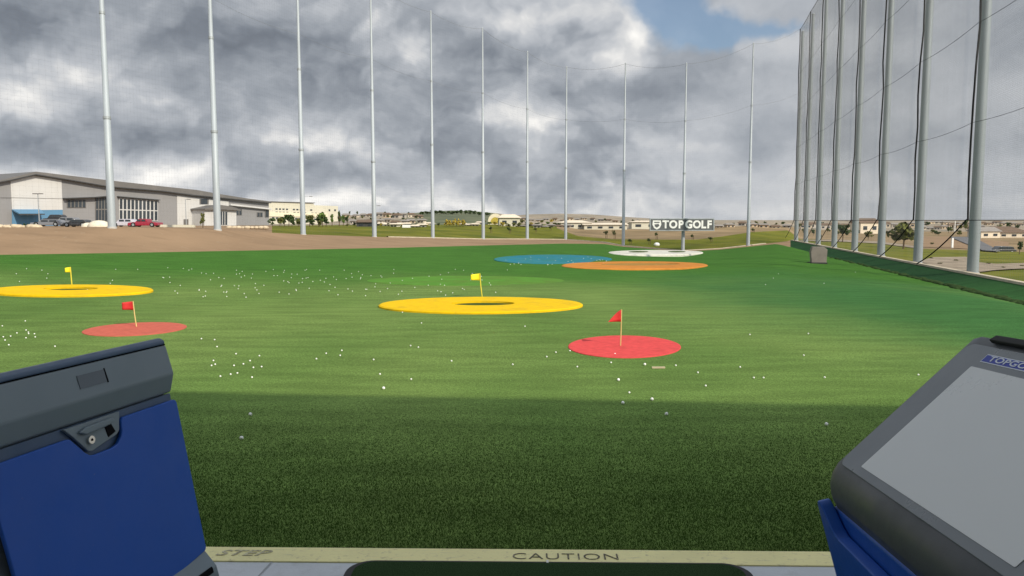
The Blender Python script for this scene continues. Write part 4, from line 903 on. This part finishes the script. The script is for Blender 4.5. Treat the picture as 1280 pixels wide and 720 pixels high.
# dark gap behind panel top, bracket and lock
k = MB(); k.prism([BP(a, t, -.034) for a, t in [(-.78, -.02), (-.004, -.02), (-.004, .12), (-.78, .12)]], bn * .015); k.build('shadow_gap', M['navy'], bd)
br = [(-.50, -.018), (-.270, -.018), (-.285, .040), (-.300, .052), (-.325, .056), (-.410, .074), (-.425, .070), (-.470, .014)]
k = MB(); k.prism([BP(a, t, -.018) for a, t in br], bn * .012); brk = k.build('latch_bracket', M['greypl'], bd, bevel=.003)
k = MB(); k.prism([BP(a, t, -.006) for a, t in [(-.455, .004), (-.425, -.006), (-.315, -.008), (-.308, .004), (-.330, .012), (-.430, .018)]], bn * .012); k.build('latch_handle', M['greypl'], brk, bevel=.004)
k = MB(); k.prism([BP(a, t, -.0062) for a, t in [(-.345, .016), (-.318, .010), (-.305, .040), (-.338, .050)]], bn * .002); k.build('latch_slot', M['dark'], brk)
k = MB(); c = BP(-.412, .038, -.006); k.tube([c, c + bn * .009], .0125, 20); lk = k.build('lock', M['lockm'], brk, bevel=.002)
k = MB(); c = BP(-.412, .038, .0032); k.tube([c, c + bn * .0012], .004, 10); k.build('keyhole', M['dark'], lk)
# base skirt
k = MB(); prof(k, [(.112, 3.205), (.142, 3.172), (.160, 3.152), (.1695, 3.115), (.18, 2.95), (.18, zf + .001), (-.55, zf + .001), (-.55, 3.2)], -.82, -.001); k.build('base', M['greypl'], bd, bevel=.006, seg=3)
k = MB(); prof(k, [(.158, 3.159), (.1625, 3.154), (.1665, 3.138), (.1655, 3.137)], -.82, -.03); k.build('base_seam', M['dark'], bd)
# ------------------------------------------------------------------ touchscreen console (right)
def wv(v): v = np.array(v, float); v /= np.linalg.norm(v); return RT * v[0] + UP * v[1] + FW * v[2]
ke = wv((50, 30, 950)); kv = wv((.719, .694, -.0597)); kv = kv - ke * np.dot(ke, kv); kv /= np.linalg.norm(kv); kn = np.cross(kv, ke); KB = CAM + ray(1078, 585) / 950 * 1.8
if np.dot(kn, CAM - KB) < 0: kn = -kn
def KP(s_, t_, o=0.0): return KB - ke * s_ + kv * t_ + kn * o
kt = thing('touchscreen_console', (KP(.3, .0, -.2) * [1, 1, 0]) + Z * zf, 'charcoal touchscreen console on a blue stand at the right of the mat', 'console')
pr = [(-.028, 0), (.418, 0), (.440, .0), (.447, -.02), (.42, -.12), (.02, -.16), (-.07, -.14), (-.100, -.10), (-.104, -.075), (-.096, -.048), (-.078, -.024), (-.055, -.008)]
# housing: profile swept along the screen's long side, ends rounded
ss = [-.135, -.130, -.115, -.088, .70]; ins = [.045, .022, .007, 0, 0]; rows = []
cx_, cy_ = .17, -.07
for s0, i0 in zip(ss, ins):
    r_ = []
    for t_, o_ in pr:
        l = math.hypot(t_ - cx_, o_ - cy_); f = max(0, 1 - i0 / max(l, .06)) if True else 1
        r_.append(KP(s0, cx_ + (t_ - cx_) * (1 - i0 / .27), min(cy_ + (o_ - cy_) * (1 - i0 / .075 * .5), o_ if i0 == 0 else o_ - 0.0)))
    rows.append(r_ + [r_[0]])
k = MB(); k.grid(rows); k.add(rows[0][:-1], [tuple(range(len(pr)))]); k.add(rows[-1][:-1], [tuple(range(len(pr)))])
hs = k.build('housing', M['kiosk'], kt); 
bm = bmesh.new(); bm.from_mesh(hs.data); bmesh.ops.remove_doubles(bm, verts=bm.verts, dist=.0005); bmesh.ops.recalc_face_normals(bm, faces=bm.faces); bm.to_mesh(hs.data); bm.free()
bv = hs.modifiers.new('b', 'BEVEL'); bv.width = .008; bv.segments = 3; bv.limit_method = 'ANGLE'; bv.angle_limit = R(20)
def rr_pts(s0, s1, t0, t1, r, o, n=6):
    pts = []
    for cs, ct, a0 in ((s1 - r, t0 + r, -90), (s1 - r, t1 - r, 0), (s0 + r, t1 - r, 90), (s0 + r, t0 + r, 180)):
        for i in range(n + 1): a = R(a0 + 90 * i / n); pts.append(KP(cs + r * math.cos(a), ct + r * math.sin(a), o))
    return pts
k = MB(); k.prism(rr_pts(-.098, .68, -.022, .412, .028, .0008), kn * .003); k.build('bezel', M['bezel'], kt, bevel=.0015)
k = MB(); k.prism(rr_pts(0, .60, 0, .346, .004, .0042), kn * .0008); k.build('screen', M['screen'], kt)
k = MB(); k.prism([KP(-.02, .423, .001), KP(.69, .423, .001), KP(.69, .441, .001), KP(-.01, .441, .001)], kn * .014); k.build('top_ledge', M['blackrub'], kt, bevel=.003)
# logo on the bezel: pale-rimmed blue plate with pale letters
k = MB(); k.prism([KP(.012, .364, .0041), KP(.235, .364, .0041), KP(.235, .389, .0041), KP(.012, .389, .0041)], kn * .0006); lg = k.build('logo_plate', M['logo_w'], kt)
k = MB(); k.prism([KP(.0145, .3665, .0049), KP(.2325, .3665, .0049), KP(.2325, .3865, .0049), KP(.0145, .3865, .0049)], kn * .0003); k.build('logo_field', M['logo_b'], lg)
text_mesh('TOPGOLF', .022, .0003, 'lettering', M['logo_w'], lg, frame_m(KP(.124, .3765, .0057), -ke, kv, kn), .0004, 1.75, 0, 1.05)
for a_ in lg.children: pass
# stand
far = KP(-.085, 0, 0); yk = -ke.copy()
c1 = CAM + ray(1020, 624) / 950 * 1.93; c2 = CAM + ray(1045, 720) / 950 * 1.93; dn = (c2 - c1) / np.linalg.norm(c2 - c1); dn_len = (c1[2] - zf) / -dn[2]
nrm = np.cross(dn, ke); nrm /= np.linalg.norm(nrm); nrm = nrm if nrm[0] > 0 else -nrm
def SP(s_, t_, o=0.0): return c1 - ke * s_ + dn * t_ + nrm * o
out = [(0, .012), (.006, .002), (.018, 0), (.035, .010), (.075, .055), (.10, .068), (.70, .085), (.70, dn_len * .96), (0, dn_len * .985)]
k = MB(); k.prism([SP(a, t_, 0) for a, t_ in out], nrm * .03); k.build('stand_panel', M['bluepl'], kt, bevel=.004, seg=3)
k = MB(); k.prism([SP(a, t_, .032) for a, t_ in [(.01, .02), (.70, .02), (.70, dn_len * .95), (.01, dn_len * .95)]], nrm * .30); k.build('stand_body', M['bluepl'], kt, bevel=.01)
k = MB(); q = SP(.35, 0, .17); k.box((q[0], q[1], zf + .03), (.5, .85, .058), -.05); k.build('stand_foot', M['greypl2'], kt, bevel=.008)
# ------------------------------------------------------------------ light
EL, AZB = R(34), R(40)
sdir = np.array([math.sin(AZB) * math.cos(EL), -math.cos(AZB) * math.cos(EL), math.sin(EL)])
sl = bpy.data.lights.new('sun', 'SUN'); sl.energy = 3.8; sl.angle = R(.8); sl.color = (1, .90, .74)
so = bpy.data.objects.new('sun', sl); COL.objects.link(so); so.rotation_euler = Vector(tuple(-sdir)).to_track_quat('-Z', 'Y').to_euler()
W = bpy.data.worlds.new('World'); S.world = W; W.use_nodes = True; nt = W.node_tree; N, L = nt.nodes, nt.links
bg = N['Background']; bg.inputs['Strength'].default_value = .1
sky = N.new('ShaderNodeTexSky'); sky.sky_type = 'NISHITA'; sky.sun_disc = False; sky.sun_elevation = EL; sky.sun_rotation = math.atan2(sdir[0], sdir[1]); sky.dust_density = 1.0
tc = N.new('ShaderNodeTexCoord')
def m2(op, a, b=None, c=None):
    q = N.new('ShaderNodeMath'); q.operation = op
    for i, v in enumerate((a, b, c)):
        if v is None: continue
        if isinstance(v, (int, float)): q.inputs[i].default_value = v
        else: L.new(v, q.inputs[i])
    return q.outputs[0]
sx = N.new('ShaderNodeSeparateXYZ'); L.new(tc.outputs['Generated'], sx.inputs[0]); X, Y, Zz = sx.outputs
hyp = m2('SQRT', m2('ADD', m2('MULTIPLY', X, X), m2('MULTIPLY', Y, Y)))
az = m2('ARCTAN2', X, Y); el = m2('ARCTAN2', Zz, hyp)
cb = N.new('ShaderNodeCombineXYZ'); L.new(az, cb.inputs[0]); L.new(el, cb.inputs[1])
# cloud-deck coordinates (flatten towards the horizon)
den = m2('ADD', m2('MAXIMUM', Zz, 0.0), .13)
cd = N.new('ShaderNodeCombineXYZ'); L.new(m2('DIVIDE', X, den), cd.inputs[0]); L.new(m2('DIVIDE', Y, den), cd.inputs[1]); cd.inputs[2].default_value = 1.7
def nz(vec, sc, det, rough=.55, dist=0.0, color=False):
    n = N.new('ShaderNodeTexNoise'); n.inputs['Scale'].default_value = sc; n.inputs['Detail'].default_value = det; n.inputs['Roughness'].default_value = rough; n.inputs['Distortion'].default_value = dist
    L.new(vec, n.inputs['Vector']); return n.outputs['Color' if color else 'Fac']
def vm(op, a, b):
    q = N.new('ShaderNodeVectorMath'); q.operation = op
    for i, v in enumerate((a, b)):
        if isinstance(v, tuple): q.inputs[i].default_value = v
        else: L.new(v, q.inputs[i])
    return q
warp = vm('MULTIPLY', vm('SUBTRACT', nz(tc.outputs['Generated'], 9, 4, .6, color=True), (.5, .5, .5)).outputs[0], (.13, .075, 0)).outputs[0]
uv = vm('ADD', cb.outputs[0], warp).outputs[0]
def blob(px, y, w, h, amp, acc=0.0):
    u = math.atan((px - 640) / 953.7); v = math.atan((HOR - y) / 953.7 * math.cos(u)); cu = math.cos(u) ** 2
    a, b = 953.7 / w / cu, 953.7 / h
    q = N.new('ShaderNodeVectorMath'); q.operation = 'MULTIPLY_ADD'; L.new(uv, q.inputs[0]); q.inputs[1].default_value = (a, b, 0); q.inputs[2].default_value = (-u * a, -v * b, 0)
    dd = vm('DOT_PRODUCT', q.outputs[0], q.outputs[0]); return m2('MULTIPLY_ADD', m2('POWER', math.exp(-1), dd.outputs['Value']), amp, acc)
BL = [(250, 45, 170, 38, -0.272), (420, 115, 110, 32, -0.208), (20, 5, 90, 22, -0.10), (0, 200, 90, 20, -0.176), (150, 170, 130, 18, -0.160), (310, 200, 120, 20, -0.128), (560, 120, 60, 40, -0.176), (735, 125, 70, 28, -0.208), (590, 185, 90, 16, -0.120),
      (520, 222, 150, 14, -0.176), (700, 208, 90, 14, -0.128), (660, 80, 60, 30, -0.144), (840, 110, 60, 20, -0.096), (540, 40, 60, 40, -0.080), (260, 120, 60, 20, -0.080),
      (120, 92, 90, 22, 0.260), (30, 125, 60, 20, 0.220), (240, 152, 14, 8, 0.217), (352, 180, 26, 12, 0.186), (60, 220, 160, 14, 0.180), (215, 215, 60, 14, 0.250), (440, 185, 90, 10, 0.120), (537, 78, 22, 22, 0.248), (632, 42, 24, 10, 0.248), (625, 145, 26, 14, 0.211), (680, 160, 22, 12, 0.341),
      (783, 50, 22, 22, 0.260), (850, 50, 24, 14, 0.310), (910, 15, 60, 16, 0.160), (700, 20, 90, 14, 0.120), (430, 20, 80, 24, 0.060), (480, 60, 30, 22, 0.120), (1000, 60, 120, 24, 0.100), (1130, 120, 200, 18, 0.070), (1100, 210, 260, 26, 0.060), (820, 260, 260, 14, 0.100), (380, 255, 160, 8, 0.080), (900, 190, 120, 12, -0.040), (1140, 165, 150, 14, -0.040)]
tot = 0.0
for b_ in BL: tot = blob(*b_, tot)
fb = m2('SUBTRACT', nz(cd.outputs[0], .85, 6, .52, .3), .5); fb2 = m2('SUBTRACT', nz(vm('MULTIPLY', uv, (1, 1.6, 1)).outputs[0], 9.5, 6, .56), .5)
vo = N.new('ShaderNodeTexVoronoi'); vo.feature = 'SMOOTH_F1'; vo.inputs['Scale'].default_value = 9; vo.inputs['Smoothness'].default_value = .6; vo.inputs['Detail'].default_value = 2; vo.inputs['Roughness'].default_value = .62; vo.normalize = True
w2 = vm('MULTIPLY', vm('SUBTRACT', nz(tc.outputs['Generated'], 16, 3, .62, color=True), (.5, .5, .5)).outputs[0], (.09, .06, 0)).outputs[0]
L.new(vm('MULTIPLY', vm('ADD', uv, w2).outputs[0], (1, 1.75, 1)).outputs[0], vo.inputs['Vector'])
pf = N.new('ShaderNodeMapRange'); pf.interpolation_type = 'SMOOTHSTEP'; pf.inputs[1].default_value = .46; pf.inputs[2].default_value = .18; pf.inputs[3].default_value = -.5; pf.inputs[4].default_value = .5; L.new(vo.outputs['Distance'], pf.inputs[0]); puff = pf.outputs[0]
# calmer, streakier deck towards the right
calm = N.new('ShaderNodeMapRange'); calm.inputs[1].default_value = .10; calm.inputs[2].default_value = .32; calm.inputs[3].default_value = 1.0; calm.inputs[4].default_value = .38; L.new(az, calm.inputs[0])
br_ = m2('ADD', m2('ADD', m2('MULTIPLY', m2('ADD', m2('MULTIPLY', fb, .45), m2('ADD', m2('MULTIPLY', fb2, .85), m2('MULTIPLY', puff, .26))), calm.outputs[0]), tot), m2('ADD', .565, m2('MULTIPLY', m2('EXPONENT', m2('MULTIPLY', m2('MAXIMUM', el, 0.0), -16.0)), .17)))
rp = N.new('ShaderNodeValToRGB'); L.new(br_, rp.inputs['Fac']); rp.color_ramp.elements.remove(rp.color_ramp.elements[1]); e0 = rp.color_ramp.elements[0]; e0.position = .08; e0.color = (.125, .142, .172, 1)
for p_, c_ in ((.30, (.205, .230, .268)), (.52, (.335, .362, .402)), (.70, (.49, .512, .545)), (.84, (.66, .665, .67)), (1.0, (.95, .93, .89))):
    e = rp.color_ramp.elements.new(p_); e.color = c_ + (1,)
cs = vm('SCALE', rp.outputs['Color'], (0, 0, 0)); 
zr = N.new('ShaderNodeMapRange'); zr.interpolation_type = 'SMOOTHSTEP'; zr.inputs[1].default_value = R(19); zr.inputs[2].default_value = R(60); zr.inputs[3].default_value = 0; zr.inputs[4].default_value = .5; L.new(el, zr.inputs[0])
sd_ = vm('DOT_PRODUCT', tc.outputs['Generated'], tuple(float(q) for q in sdir)); sr = N.new('ShaderNodeMapRange'); sr.interpolation_type = 'SMOOTHSTEP'; sr.inputs[1].default_value = .1; sr.inputs[2].default_value = 1.0; sr.inputs[4].default_value = 1.5; L.new(sd_.outputs['Value'], sr.inputs[0])
L.new(m2('MULTIPLY', m2('ADD', m2('ADD', zr.outputs[0], sr.outputs[0]), 1.0), 10.0), cs.inputs['Scale'])
# gaps of blue
bl = m2('ADD', m2('ADD', blob(838, 22, 44, 34, 1.3), blob(905, 42, 60, 18, 1.25)), m2('ADD', blob(985, 42, 34, 11, .7), blob(815, -30, 60, 40, 1.0)))
gap = N.new('ShaderNodeMapRange'); gap.interpolation_type = 'SMOOTHSTEP'; gap.inputs[1].default_value = .22; gap.inputs[2].default_value = 1.0; gap.inputs[4].default_value = .85
L.new(m2('SUBTRACT', bl, m2('MULTIPLY', fb2, .9)), gap.inputs[0])
mx = N.new('ShaderNodeMix'); mx.data_type = 'RGBA'; L.new(gap.outputs[0], mx.inputs[0]); L.new(cs.outputs[0], mx.inputs[6])
L.new(sky.outputs[0], mx.inputs[7]); L.new(mx.outputs[2], bg.inputs['Color'])
W.cycles.sampling_method = 'MANUAL'; W.cycles.sample_map_resolution = 256
for o in list(bpy.data.objects):
    if '_w' in o: del o['_w']
